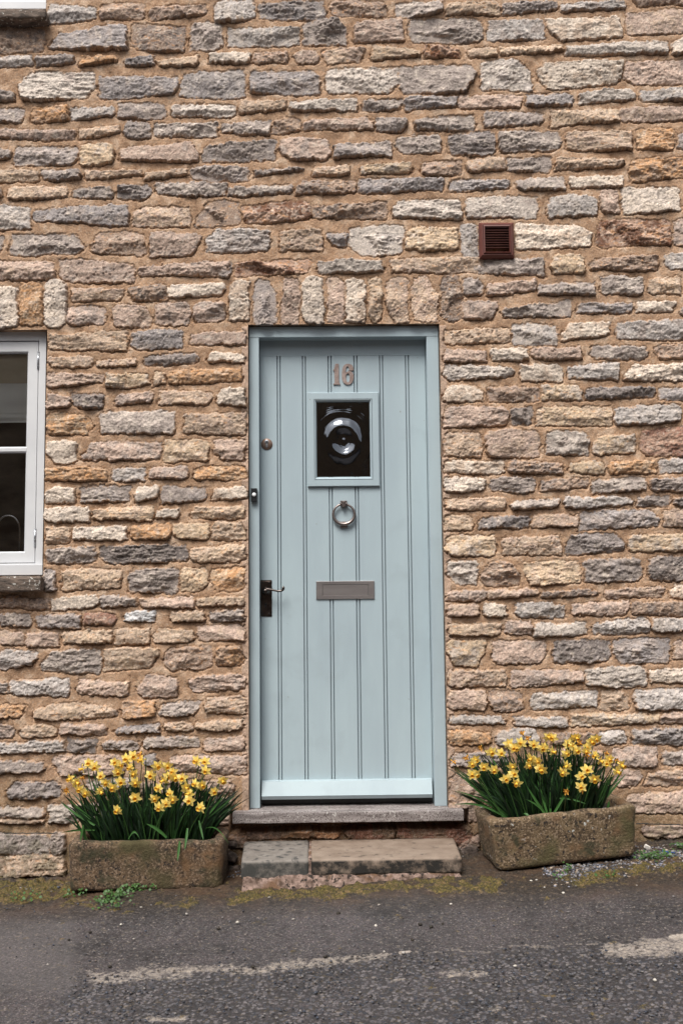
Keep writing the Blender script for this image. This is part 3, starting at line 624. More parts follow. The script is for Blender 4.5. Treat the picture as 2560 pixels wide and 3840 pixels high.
# the boards are cut where the glazed light goes through
pts = []
for p in prof: pts.append(p)
def insert(px):
    for i in range(len(pts)-1):
        if pts[i][0] < px < pts[i+1][0]:
            t = (px-pts[i][0])/(pts[i+1][0]-pts[i][0]); pts.insert(i+1, (px, pts[i][1]+t*(pts[i+1][1]-pts[i][1]))); return
insert(gl_x0-0.002); insert(gl_x1+0.002)
cols = [[bm.verts.new((x, y, z)) for x, y in pts] for z in zc]
for k in range(3):
    for i in range(len(pts)-1):
        xm = (pts[i][0]+pts[i+1][0])/2
        if k == 1 and gl_x0-0.002 < xm < gl_x1+0.002: continue
        bm.faces.new((cols[k][i], cols[k][i+1], cols[k+1][i+1], cols[k+1][i]))
add_box(bm, lx0, lx1, YL-0.0012, YL+0.04, rail_z, leaf_top, 0.0008)
add_box(bm, lx0, lx1, YL+0.014, YL+0.04, leaf_bot-0.002, gl_z0-0.004)
add_box(bm, lx0, gl_x0-0.004, YL+0.014, YL+0.04, gl_z0-0.004, rail_z)
add_box(bm, gl_x1+0.004, lx1, YL+0.014, YL+0.04, gl_z0-0.004, rail_z)
add_box(bm, gl_x0-0.004, gl_x1+0.004, YL+0.014, YL+0.04, gl_z1+0.002, rail_z)
door = finish('door', bm, M['paint'], house, smooth=False)

bm = bmesh.new()                                 # weatherboard: sloping face, then a drip edge
wz1, wz0 = at(1290, 2921, YL).z, at(1290, 2999, 0.02).z
wx0, wx1 = lx0+0.004, lx1-0.006
pr = [(YL-0.001, wz1), (YL-0.026, wz1-0.003), (0.036, wz0+0.0175), (0.034, wz0+0.016), (0.042, wz0), (YL-0.001, wz0)]
A = [bm.verts.new((wx0, y, z)) for y, z in pr]; B = [bm.verts.new((wx1, y, z)) for y, z in pr]
for i in range(len(pr)):
    j = (i+1) % len(pr); bm.faces.new((A[i], B[i], B[j], A[j]))
bm.faces.new(A); bm.faces.new(B[::-1]); bmesh.ops.recalc_face_normals(bm, faces=bm.faces)
finish('weatherboard', bm, M['paint'], door, smooth=False)
bm = bmesh.new(); add_box(bm, lx0, lx1, YL+.006, YL+.03, -.864, leaf_bot-.0005); finish('gap_shade_strip', bm, M['black'], door, smooth=False)  # black strip added for the shade in the gap under the door

# glazed light with its mitred mouldings
bm = bmesh.new()
ox0, ox1 = at(1151, 1470, YL-.012).x, at(1421.5, 1650, YL-.012).x; oz1, oz0 = at(1285, 1471, YL-.012).z, at(1287, 1824, YL-.012).z
jx = at(1178.5, 1650, YL-.012).x-ox0
mitre(bm, ox0, ox1, oz0, oz1, [(0, YL+.002), (0.0005, YL-0.010), (0.003, YL-0.013), (jx-0.0012, YL-0.013), (jx-0.0012, YL-0.004), (jx+0.0008, YL-0.004), (jx+0.0008, YL-0.011), (jx+0.003, YL-0.0115), (gl_x0-ox0+0.001, YL-0.004), (gl_x0-ox0+0.001, YL+0.02)])
finish('glazing_frame', bm, M['paint'], door, smooth=False)
bm = bmesh.new()
bx, bz = at(1289, 1650, YL).x, at(1289, 1650, YL).z
nx_, nz_ = 110, 156
def bull(x, z):
    dx, dz = x-bx, (z-bz)*0.97
    ang = math.atan2(dz, dx)
    r = math.hypot(dx, dz)*(1+0.09*math.sin(ang+0.7)+0.04*math.sin(2*ang+1)+.02*math.sin(5*ang))
    def bumpf(c, w): return math.exp(-((r-c)/w)**2)
    h = 0.0120*bumpf(0.063, 0.027)+0.0030*bumpf(0.0, 0.008) + 0.010*(1-1/(1+math.exp(-(r-0.116)/0.009)))*0
    h += 0.0028/(1+math.exp(-(r-0.108)/0.007)) - 0.003/(1+math.exp(-(r-0.138)/0.008))
    v = Vector((x*14+math.cos(ang)*r*20, z*14, 3.3))
    h += 0.0022*mnoise.noise(v)+0.0004*mnoise.noise(Vector((r*160, ang*1.5, 1.0)))
    return h
gv = [[bm.verts.new((gl_x0+(gl_x1-gl_x0)*i/nx_, YL+0.006-bull(gl_x0+(gl_x1-gl_x0)*i/nx_, gl_z0+(gl_z1-gl_z0)*j/nz_), gl_z0+(gl_z1-gl_z0)*j/nz_)) for i in range(nx_+1)] for j in range(nz_+1)]
for j in range(nz_):
    for i in range(nx_): bm.faces.new((gv[j][i], gv[j][i+1], gv[j+1][i+1], gv[j+1][i]))
finish('bullion_pane', bm, M['bull_glass'], door)

# numerals 16
def numeral(name, outline, holes, smooth_pts):
    cu = bpy.data.curves.new(name, 'CURVE'); cu.dimensions = '2D'; cu.fill_mode = 'BOTH'; cu.extrude = 0.0014; cu.bevel_depth = 0.0007; cu.bevel_resolution = 1
    for pl, sm in [(outline, smooth_pts)]+[(h, True) for h in holes]:
        pts = []
        for q in pl:
            v = at(1130+q[0]*.2211, 1340+q[1]*.2211, YL-.004); pts.append((v.x, v.z))
        if sm:
            n = len(pts); out = []
            for i in range(n):
                p0, p1, p2, p3 = [Vector(pts[(i+k-1) % n]) for k in range(4)]
                for s in range(5):
                    t = s/5
                    out.append(0.5*((2*p1)+(-p0+p2)*t+(2*p0-5*p1+4*p2-p3)*t*t+(-p0+3*p1-3*p2+p3)*t**3))
            pts = [(p.x, p.y) for p in out]
        sp = cu.splines.new('POLY'); sp.points.add(len(pts)-1); sp.use_cyclic_u = True
        for i, p in enumerate(pts): sp.points[i].co = (p[0], p[1], 0, 1)
    tmp = bpy.data.objects.new('tmp', cu); me = bpy.data.meshes.new_from_object(tmp)
    bpy.data.objects.remove(tmp); bpy.data.curves.remove(cu)
    bm = bmesh.new(); bm.from_mesh(me); bpy.data.meshes.remove(me)
    for v in bm.verts: v.co = Vector((v.co.x, YL-0.0035-v.co.z, v.co.y))
    bmesh.ops.recalc_face_normals(bm, faces=bm.faces)
    o = finish(name, bm, M['copper'], door, smooth=False); o['label'] = 'weathered bronze numeral screwed to the blue door'
    return o
def circ(cx, cy, rx, ry=None, n=10):
    ry = ry or rx; return [(cx+rx*math.cos(2*math.pi*i/n), cy+ry*math.sin(2*math.pi*i/n)) for i in range(n)]
numeral('numeral', [(578, 112), (630, 112), (632, 300), (634, 425), (640, 442), (653, 447), (653, 461), (543, 461), (543, 450), (562, 442), (565, 425), (560, 300), (558, 223), (540, 223), (540, 213), (553, 200), (562, 170), (570, 130)],
        [circ(597, 137, 8), circ(597, 427, 7)], False)
numeral('numeral', [(878, 221), (877, 190), (868, 150), (838, 122), (785, 112), (733, 128), (700, 180), (686, 285), (692, 370), (718, 432), (750, 455), (785, 462), (822, 455), (852, 432), (876, 378), (883, 320), (872, 275), (842, 243), (805, 236), (768, 252), (752, 262), (750, 225), (756, 175), (772, 155), (790, 154), (803, 172), (807, 205), (808, 221)],
        [[(786, 272), (808, 285), (818, 320), (819, 360), (812, 400), (790, 428), (766, 410), (753, 365), (752, 320), (762, 285)], circ(783, 133, 6), circ(785, 441, 6)], True)

# cylinder escutcheon
bm = bmesh.new(); p = at(1000.5, 1666, YL)
lathe_y(bm, p.x, p.z, [(0.0255, YL), (0.0255, YL-0.002), (0.0245, YL-0.0035), (0, YL-0.0038)], 48)
esc = finish('escutcheon', bm, M['bronze'], door)
bm = bmesh.new(); q = at(1000.4, 1657.5, YL)
lathe_y(bm, q.x, q.z, [(0.0092, YL-0.003), (0.0090, YL-0.0062), (0.0080, YL-0.0068), (0, YL-0.0068)], 28)
add_box(bm, q.x-0.0045, q.x+0.0045, YL-0.0062, YL-0.003, q.z-0.0245, q.z-0.003, 0.0018)
cyl = finish('lock_cylinder', bm, M['steel'], door)
bm = bmesh.new(); add_box(bm, q.x-0.0013, q.x+0.0013, YL-0.0074, YL-0.0067, q.z-0.0040, q.z+0.0042, 0.0003)
lathe_y(bm, q.x, q.z+0.0012, [(0.0026, YL-0.0066), (0.0026, YL-0.0075), (0, YL-0.0075)], 14)
finish('keyhole', bm, M['black'], door)

# door bell on the frame
p0, p1 = at(941, 1831, YF-.02), at(963.6, 1880, YF-.02)
bm = bmesh.new(); add_box(bm, p0.x, p1.x, YF-0.020, YF, p1.z, p0.z, 0.0012)
bell = finish('doorbell', bm, M['black'], house, smooth=False); bell['label'] = 'small black doorbell with white button on the door frame'
bm = bmesh.new(); p = at(952.6, 1855, YF-.02)
lathe_y(bm, p.x, p.z, [(0.0085, YF-0.0195), (0.0085, YF-0.0225), (0.0075, YF-0.0240), (0, YF-0.0247)], 28)
finish('bell_button', bm, M['white_plastic'], bell)

# lever handle on its backplate
p0, p1 = at(974.5, 2175.5, YL), at(1020, 2312, YL)
bm = bmesh.new()
def plate(x0, x1, z0, z1, y0, y1, ch):
    mitre(bm, x0, x1, z0, z1, [(0, y0), (0, y1+0.001), (ch, y1)])
plate(p0.x, p1.x, p1.z, p0.z, YL, YL-0.003, 0.001)
mitre(bm, p0.x, p1.x, p1.z, p0.z, [(0.001, YL-0.003), (0.005, YL-0.003), (0.0062, YL-0.0052), (0.0075, YL-0.0052)])
add_box(bm, p0.x+0.0075, p1.x-0.0075, YL-0.0052, YL-0.001, p1.z+0.0075, p0.z-0.0075)
hb = finish('handle_plate', bm, M['pewter'], door, smooth=False)
for sx in (0.012, -0.012):
    for pz in (p0.z-0.012, p1.z+0.012):
        bm = bmesh.new(); xx = (p0.x if sx > 0 else p1.x)+sx
        lathe_y(bm, xx, pz, [(0.0032, YL-0.0050), (0.0030, YL-0.0062), (0, YL-0.0066)], 14)
        finish('screw', bm, M['nickel'] if (sx < 0 and pz < -0.2) else M['black'], door)
k = at(997, 2272, YL)
bm = bmesh.new(); lathe_y(bm, k.x, k.z+0.008, [(0.0045, YL-0.005), (0.0045, YL-0.0056), (0, YL-0.0056)], 18)
add_box(bm, k.x-0.0026, k.x+0.0026, YL-0.0056, YL-0.005, k.z-0.010, k.z+0.006, 0.0003)
finish('keyhole', bm, M['black'], door)
h = at(998, 2217, YL)
bm = bmesh.new()
lathe_y(bm, h.x, h.z, [(0.0185, YL-0.005), (0.0180, YL-0.008), (0.0135, YL-0.011), (0.0120, YL-0.024), (0.0125, YL-0.034), (0.0105, YL-0.046), (0.0075, YL-0.050), (0, YL-0.051)], 36)
yl = YL-0.042
lev = [(h.x+dx, yl-0.002*math.sin(dx*30), h.z+dz) for dx, dz in ((-.004, .004), (.010, .0075), (.024, .006), (.040, .002), (.054, -.0005), (.066, .0000), (.0735, .0035), (.0775, .009), (.0770, .0145), (.0735, .0170))]
tube(bm, lev, [.0075, .0062, .0050, .0042, .0042, .0048, .0055, .0060, .0066, .0058], 14)
finish('lever_handle', bm, M['pewter'], door)

# ring knocker
c = at(1288.8, 1927.5, YL-.02); RR = 0.0455
bm = bmesh.new(); n = 72
rings = []
for i in range(n):
    a = 2*math.pi*i/n; tr = 0.0044+0.0034*(1-math.sin(a))/2
    cc = Vector((c.x+RR*1.03*math.cos(a), YL-0.014, c.z+RR*0.97*math.sin(a)))
    rings.append([bm.verts.new(cc+Vector((math.cos(a)*math.cos(b)*tr, -math.sin(b)*tr, math.sin(a)*math.cos(b)*tr))) for b in [2*math.pi*j/14 for j in range(14)]])
for i in range(n):
    for j in range(14): bm.faces.new((rings[i][j], rings[(i+1) % n][j], rings[(i+1) % n][(j+1) % 14], rings[i][(j+1) % 14]))
bmesh.ops.recalc_face_normals(bm, faces=bm.faces)
kn = finish('knocker_ring', bm, M['nickel'], door)
bm = bmesh.new()
add_box(bm, c.x-0.0145, c.x+0.0145, YL-0.004, YL, c.z+0.036, c.z+0.061, 0.0015)
add_box(bm, c.x-0.0075, c.x+0.0075, YL-0.024, YL-0.003, c.z+0.030, c.z+0.058, 0.0030)
for s in (-1, 1):
    lathe_y(bm, c.x+s*0.0125, c.z+0.046, [(0.0048, YL-0.003), (0.0052, YL-0.016), (0.0040, YL-0.020), (0, YL-0.021)], 16)
finish('knocker_mount', bm, M['nickel'], door, smooth=False)
bm = bmesh.new(); add_box(bm, c.x-0.0155, c.x+0.0155, YL-0.008, YL, c.z-0.060, c.z-0.032, 0.0015)
finish('strike_plate', bm, M['nickel'], door, smooth=False)

# letterplate
p0, p1 = at(1185, 2180, YL), at(1403.5, 2245.5, YL); q0, q1 = at(1209, 2193, YL), at(1380.5, 2231, YL)
bm = bmesh.new(); ins = q0.x-p0.x
Y1 = YL-0.006
rg = []
for (x0, x1, z0, z1, y) in ((p0.x, p1.x, p1.z, p0.z, YL), (p0.x, p1.x, p1.z, p0.z, Y1+.0015), (p0.x+.0015, p1.x-.0015, p1.z+.0015, p0.z-.0015, Y1), (q0.x-.001, q1.x+.001, q1.z-.001, q0.z+.001, Y1), (q0.x, q1.x, q1.z, q0.z, Y1+.002), (q0.x, q1.x, q1.z, q0.z, Y1+.005)):
    rg.append([bm.verts.new(v) for v in ((x0, y, z0), (x1, y, z0), (x1, y, z1), (x0, y, z1))])
for a, b in zip(rg, rg[1:]):
    for i in range(4): bm.faces.new((a[i], a[(i+1) % 4], b[(i+1) % 4], b[i]))
lp = finish('letterplate', bm, M['plate'], door, smooth=False)
bm = bmesh.new(); add_box(bm, q0.x+.0008, q1.x-.0008, Y1+.0018, YL-.0005, q1.z+.0008, q0.z-.0012, 0.0008)
finish('letter_flap', bm, M['plate'], door, smooth=False)

# threshold
bm = bmesh.new()
t0, t1 = at(873.5, 3060, -0.045), at(1735.5, 3050, -0.045)
sx, sy, sz = t1.x-t0.x, 0.196, 0.043
rbox(bm, (sx, sy, sz), 0.003, 0.010, 0.0014, 45, 3, Matrix.Translation(((t0.x+t1.x)/2, 0.031, -0.8878)) @ Matrix.Rotation(R(0.4), 4, 'X'))
thr = finish('threshold', bm, M['sill'], house); thr['label'] = 'weathered grey threshold board under the blue door'

# ------------------------------------------------------------------ the window on the left
def window(x0, x1, z0, z1, y, split_px=None, full=True):
    bm = bmesh.new(); fw = 0.028
    ht = 0.050                                             # the head is deeper than the jambs
    xm = (x0+x1)/2
    add_box(bm, x1-fw-0.004, x1, y, 0.12, z0, z1, 0.002); add_box(bm, x0, x0+fw, y, 0.12, z0, z1, 0.002)
    add_box(bm, x0+fw, x1-fw-0.004, y+0.001, 0.12, z1-0.041, z1-0.0005, 0.002); add_box(bm, x0+fw, x1-fw-0.004, y+0.001, 0.12, z0+0.0005, z0+0.024, 0.002)
    add_box(bm, x0+0.001, x1-0.001, y-0.003, y+0.002, z1-0.018, z1-0.001, 0.002)
    add_box(bm, xm-0.02, xm+0.02, y+0.0015, 0.119, z0+0.024, z1-0.041, 0.002)
    w = finish('window', bm, M['white_paint'], house, smooth=False)
    return w
wy = 0.035
wtop, wbot = at(80, 1243, wy).z, at(80, 2116, wy).z
wr = at(168.5, 1640, wy).x; wl = WX0+0.012
win = window(wl, wr, wbot-0.02, wtop, wy)
win['label'] = 'white casement window left of the blue door'
# window board
bm = bmesh.new(); b1 = at(160.5, 2136, wy-.03).x
zt_, zb_ = at(80, 2117, wy-.03).z, at(80, 2157, wy-.03).z
add_box(bm, wl-0.004, b1, wy-0.030, 0.10, zb_, zt_, 0.003)
finish('window_sill', bm, M['white_paint'], win, smooth=False)
xm = (wl+wr)/2
def sash(x0, x1, z0, z1, hinge_x):
    bm = bmesh.new(); sy = wy+0.003
    zmid = at(50, 1686, sy).z
    sw = 0.043
    mitre(bm, x0, x1, z0, z1, [(0, sy+.03), (0, sy+0.001), (0.001, sy), (sw, sy), (sw+0.006, sy+0.010), (sw+.006, sy+.03)])
    gx0, gx1 = x0+sw+.006, x1-sw-.006
    pr = [(-0.014, sy+.012), (-0.007, sy+0.002), (0.007, sy+0.002), (0.014, sy+.012)]
    a = [bm.verts.new((gx0-.004, y, zmid+dz)) for dz, y in pr]; b = [bm.verts.new((gx1+.004, y, zmid+dz)) for dz, y in pr]
    for i in range(3): bm.faces.new((a[i], b[i], b[i+1], a[i+1]))
    s = finish('sash', bm, M['white_paint'], win, smooth=False)
    for za, zb in ((z0+sw+.004, zmid-.012), (zmid+.012, z1-sw-.004)):
        bm = bmesh.new(); add_box(bm, gx0-.003, gx1+.003, sy+.0125, sy+.0165, za, zb)
        finish('pane', bm, M['glass'], win, smooth=False)
    for (ya, yb) in ((1320, 1385), (1983, 2050)):
        bm = bmesh.new(); zt, zb = at(140, ya, sy).z, at(140, yb, sy).z
        m = 5
        for i in range(m):
            za = zt+(zb-zt)*i/m; ze = zt+(zb-zt)*(i+1)/m
            tube(bm, [(hinge_x, sy-.003, za), (hinge_x, sy-.003, za-.0015)], 0.0056, 12)
        tube(bm, [(hinge_x, sy-.003, zt), (hinge_x, sy-.003, zb)], 0.0049, 12)
        finish('hinge', bm, M['steel'], win)
sz1, sz0 = at(80, 1281, wy).z, at(80, 2110, wy).z
sxr = at(137.5, 1690, wy).x
sash(xm+0.022, sxr, sz0, sz1, sxr+0.001)
sash(wl+0.031, xm-0.022, sz0, sz1, wl+0.030)

# stone ledges under the windows
def ledge(x1, z1, z0, seed):
    bm = bmesh.new(); L = 1.2
    rbox(bm, (L, 0.13, z1-z0), 0.010, 0.010, 0.0055, 26, seed, Matrix.Translation((x1-L/2, -0.012, (z0+z1)/2)))
    return finish('ledge', bm, M['sill_stone'], house)
p = at(160, 2190, -0.05); l = ledge(p.x, at(80, 2163, -.05).z, at(80, 2219, -.05).z, 4); l['label'] = 'lichened stone ledge under the lower window'
p = at(180, 60, -0.05); l = ledge(p.x, at(80, 45, -.05).z, at(80, 80, -.05).z, 9); l['label'] = 'dark stone ledge under the upper window'
# upper window: only the foot of it shows
uz = at(80, 33, wy-.01).z; ux1 = at(174, 15, wy-.01).x
bm = bmesh.new()
add_box(bm, TX0+.01, ux1, wy-0.010, 0.10, uz, uz+0.038, 0.003)
add_box(bm, TX0+.012, ux1-.004, wy+0.002, .12, uz+0.038, uz+1.09, 0.0)
uw = finish('window', bm, M['white_paint'], house, smooth=False); uw['label'] = 'white window foot in the top left corner'
bm = bmesh.new(); add_box(bm, TX0+.09, ux1-.09, wy-.002, wy+.0015, uz+.10, uz+1.0); finish('pane', bm, M['glass'], uw, smooth=False)

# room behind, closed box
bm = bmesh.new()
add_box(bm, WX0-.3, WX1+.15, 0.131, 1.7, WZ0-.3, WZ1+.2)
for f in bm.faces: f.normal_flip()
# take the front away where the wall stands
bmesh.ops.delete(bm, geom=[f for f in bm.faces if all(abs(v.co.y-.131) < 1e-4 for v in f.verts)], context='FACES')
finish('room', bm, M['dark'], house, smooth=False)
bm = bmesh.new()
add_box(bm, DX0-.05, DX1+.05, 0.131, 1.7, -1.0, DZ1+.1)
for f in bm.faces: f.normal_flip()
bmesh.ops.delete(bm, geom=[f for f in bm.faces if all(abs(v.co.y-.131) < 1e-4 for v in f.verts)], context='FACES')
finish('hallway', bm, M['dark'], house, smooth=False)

# roman blind behind the glass
bl = empty('roman_blind', (xm, 0.10, at(50, 1595, .1).z))
tag(bl, 'cream roman blind half lowered behind the window left of the door', 'blind')
def cloth(name, za, zb, mat, y, wob):
    bm = bmesh.new(); nz, nx2 = 24, 40; vs = []
    for j in range(nz+1):
        z = za+(zb-za)*j/nz
        vs.append([bm.verts.new((wl+.03+(wr-wl-.06)*i/nx2, y+wob*math.sin(j/nz*math.pi*3)+0.0015*mnoise.noise(Vector((i*.4, z*9, 1))), z)) for i in range(nx2+1)])
    for j in range(nz):
        for i in range(nx2): bm.faces.new((vs[j][i], vs[j][i+1], vs[j+1][i+1], vs[j+1][i]))
    finish(name, bm, mat, bl)
z_a = at(50, 1446, .1).z; z_b = at(50, 1556, .1).z; z_c = at(50, 1590, .1).z
cloth('upper_fold', wtop, z_a, M['blind_reflect'], 0.078, 0.002)
cloth('middle_fold', z_a+.004, z_b, M['blind'], 0.074, 0.003)
cloth('bottom_fold', z_b+.004, z_c, M['blind'], 0.068, 0.002)

# kitchen tap just inside
bm = bmesh.new()
bz_ = WZ0-.02; q = at(68, 2000, .35)
arc = [(q.x-.045+.055*math.cos(a), .35, at(68, 1990, .35).z+.055*math.sin(a)*1.3) for a in [math.pi*i/14 for i in range(15)]]
tube(bm, [(q.x+.01, .35, bz_), (q.x+.01, .35, arc[0][2]-.02)]+arc+[(arc[-1][0], .35, arc[-1][2]-.03)], 0.006, 12)
tap = finish('kitchen_tap', bm, M['chrome']); tag(tap, 'chrome kitchen tap arching behind the lower window pane', 'tap')

# ------------------------------------------------------------------ air vent
c0, c1 = at(1795.5, 834, -.035), at(1928, 965.5, -.035)
x0, x1, z1, z0 = c0.x, c1.x, c0.z, c1.z
bm = bmesh.new(); yv = -0.042
s = (x1-x0)/1045.0
mitre(bm, x0, x1, z0, z1, [(0, 0.0), (0, yv+.012), (70*s, yv), (100*s, yv), (104*s, yv+.004), (112*s, yv+.004), (116*s, yv-.004), (150*s, yv-.006), (158*s, yv-.004), (160*s, 0.0)])
vent = finish('air_vent', bm, M['vent'], house, smooth=False); vent['label'] = 'square brown louvred air vent above right of the door'
bm = bmesh.new(); add_box(bm, x0+158*s, x1-158*s, -.006, -.004, z0+158*s, z1-158*s); finish('backing', bm, M['black'], vent, smooth=False)
for i in range(9):
    z = z1-(180+(i+.0)*77)*s
    bm = bmesh.new()
    a = [bm.verts.new(v) for v in ((x0+156*s, yv-.001, z), (x1-156*s, yv-.001, z), (x1-156*s, -.008, z+52*s), (x0+156*s, -.008, z+52*s))]
    b = [bm.verts.new(v.co+Vector((0, 0, -10*s))) for v in a]
    bm.faces.new(a); bm.faces.new(b[::-1])
    for k in range(4): bm.faces.new((a[k], b[k], b[(k+1) % 4], a[(k+1) % 4]))
    finish('slat', bm, M['vent'], vent, smooth=False)

# damp-proof membrane edges showing at the foot of the wall
for (pa, pb, y) in ((20, 222, -.022), (2380, 2640, -.02)):
    bm = bmesh.new()
    py = (3122, 3122) if pa < 100 else (3086, 3093)
    n = 26; pts = []
    for i in range(n+1):
        t = i/n; v = at(pa+(pb-pa)*t, py[0]+(py[1]-py[0])*t, y); pts.append((v.x, y-.012+0.003*mnoise.noise(Vector((i*.7, 0, 0))), v.z+0.003*mnoise.noise(Vector((i*.5, 2, 0)))))
    tube(bm, pts, [0.0022+0.0014*mnoise.noise(Vector((i*.9, 5, pa))) for i in range(n+1)], 6)
    finish('damp_course', bm, M['membrane'], house)

# ------------------------------------------------------------------ front step
step = empty('front_step', (0.07, -0.17, -1.08)); tag(step, 'worn stone step of one grey and one tan slab below the door', 'step')
yf = -0.335; fz = -0.991
fl, fr = at(904, 3230, yf).x, at(1731, 3216, yf).x; bl_, br_ = at(916, 3157, 0).x, at(1702, 3142, 0).x
fj = at(1161, 3235, yf).x
th = 0.070
def slab(name, xa, xb, mat, seed, rad, th):
    bm = bmesh.new()
    def fn(v):
        t = (v.y+0.165)/0.33                      # 0 front .. 1 back
        x = v.x+(xa+xb)/2
        u = (x-fl)/(fr-fl)
        x += t*((bl_-fl)*(1-u)+(br_-fr)*u)
        if x > fr-0.05 and t < .15: pass
        return Vector((x, v.y+yf+0.165, v.z+fz-th/2 + 0.006*(u-.5)))
    rbox(bm, (xb-xa, 0.33, th), rad, 0.008, 0.0016, 22, seed, None, fn)
    return finish(name, bm, mat, step)
a = slab('slab', fl, fj-.003, M['step_grey'], 1, 0.010, th); a['label'] = 'grey left slab of the step'
b = slab('slab', fj+.004, fr, M['step_tan'], 2, 0.012, th-.006); b['label'] = 'tan right slab of the step'
bm = bmesh.new(); rbox(bm, (0.014, 0.318, th-.008), 0.003, 0.006, 0.002, 60, 5, Matrix.Translation((fj, yf+.165, fz-th/2-.001)))
finish('mortar_joint', bm, M['rubble'], step)
bm = bmesh.new()
def under(v):
    x = v.x+(fl+fr)/2; g = gz(x, yf)
    t = (v.z+0.03)/0.06
    zt = fz-th+0.012
    yy = v.y+yf+0.155-(1-t)*0.035*(1 if v.y < 0 else 0)
    return Vector((x, yy, (g-.02)+(zt-g+.02)*t))
rbox(bm, (fr-fl-.01, 0.31, 0.06), 0.006, 0.006, 0.010, 34, 8, None, under)
finish('mortar_bed', bm, M['rubble'], step)

# ------------------------------------------------------------------ ground
def seg_dist(px, py, pts):
    d = np.full(px.shape, 1e9)
    for (x0, y0), (x1, y1) in zip(pts, pts[1:]):
        L = (x1-x0)**2+(y1-y0)**2; t = np.clip(((px-x0)*(x1-x0)+(py-y0)*(y1-y0))/L, 0, 1)
        d = np.minimum(d, np.hypot(px-x0-t*(x1-x0), (py-y0-t*(y1-y0))*1.0))
    return d
def masks(X, Y):
    """where paint, moss, grit and dirt lie on the road, from survey lines in the road plane"""
    Z = G0+GS*X
    c = (X*CR.x+(Y+DIST)*CR.y+Z*CR.z, X*CU.x+(Y+DIST)*CU.y+Z*CU.z, X*CF.x+(Y+DIST)*CF.y+Z*CF.z)
    d = np.maximum(c[2], .3); px = 1280+F_PX*c[0]/d; py = 1920-F_PX*c[1]/d
    wob = fbm(X, Y, 7, 3, 2)*16; px = px+wob; py = py+fbm(X, Y, 9, 3, 6)*12
    g = lambda dist, w: smooth(1.25-dist/w)
    paint = g(seg_dist(px, py, [(345, 3668), (520, 3652), (700, 3640)]), 34)*.54
    paint = np.maximum(paint, g(seg_dist(px, py, [(700, 3638), (980, 3629), (1143, 3608), (1453, 3582)]), 17)*.55)
    paint = np.maximum(paint, g(seg_dist(px, py, [(1480, 3577), (1900, 3556), (2270, 3538)]), 7)*.32)
    paint = np.maximum(paint, g(seg_dist(px, py, [(2285, 3556), (2420, 3549), (2700, 3532)]), 38)*.66)
    paint = np.maximum(paint, g(seg_dist(px, py, [(2530, 3516), (2700, 3508)]), 12)*1.2)
    for x0, x1, yy, w, k in ((1640, 1830, 3655, 17, .8), (1455, 1500, 3682, 10, .6), (1790, 1870, 3770, 16, .5), (560, 690, 3822, 16, .9), (1500, 1525, 3578, 8, 1.3), (2000, 2030, 3800, 7, .6), (1850, 1870, 3340, 6, .7)):
        paint = np.maximum(paint, g(seg_dist(px, py, [(x0, yy), (x1, yy-5)]), w)*k*.72)
    n = fbm(X, Y, 22, 4, 11, .6)
    moss = g(seg_dist(px, py, [(-200, 3350), (60, 3345), (250, 3352)]), 60)*.95
    moss = np.maximum(moss, g(seg_dist(px, py, [(250, 3392), (560, 3402), (900, 3372)]), 28)*.45)
    moss = np.maximum(moss, g(seg_dist(px, py, [(900, 3362), (1250, 3345), (1500, 3325), (1850, 3312)]), 30)*.85)
    moss = np.maximum(moss, g(seg_dist(px, py, [(1650, 3330), (1850, 3318)]), 45)*.8)
    moss = np.maximum(moss, g(seg_dist(px, py, [(2150, 3300), (2380, 3270), (2700, 3235)]), 45)*.8)
    moss = smooth((moss+n*.58-.36)*1.9)
    dirt = smooth((3450-py-0.03*(px-1280))/120)
    chips = smooth((py-(3665-.062*px))/50+.2)*smooth((px-250)/160+(py-3650)/160)
    patch = smooth((330-px)/80)*smooth((py-3430)/50)*smooth((3760-py)/60)*.4
    grit = g(seg_dist(px, py, [(2080, 3275), (2300, 3262), (2440, 3215), (2700, 3195)]), 48)
    return paint, moss, dirt, chips, patch, grit
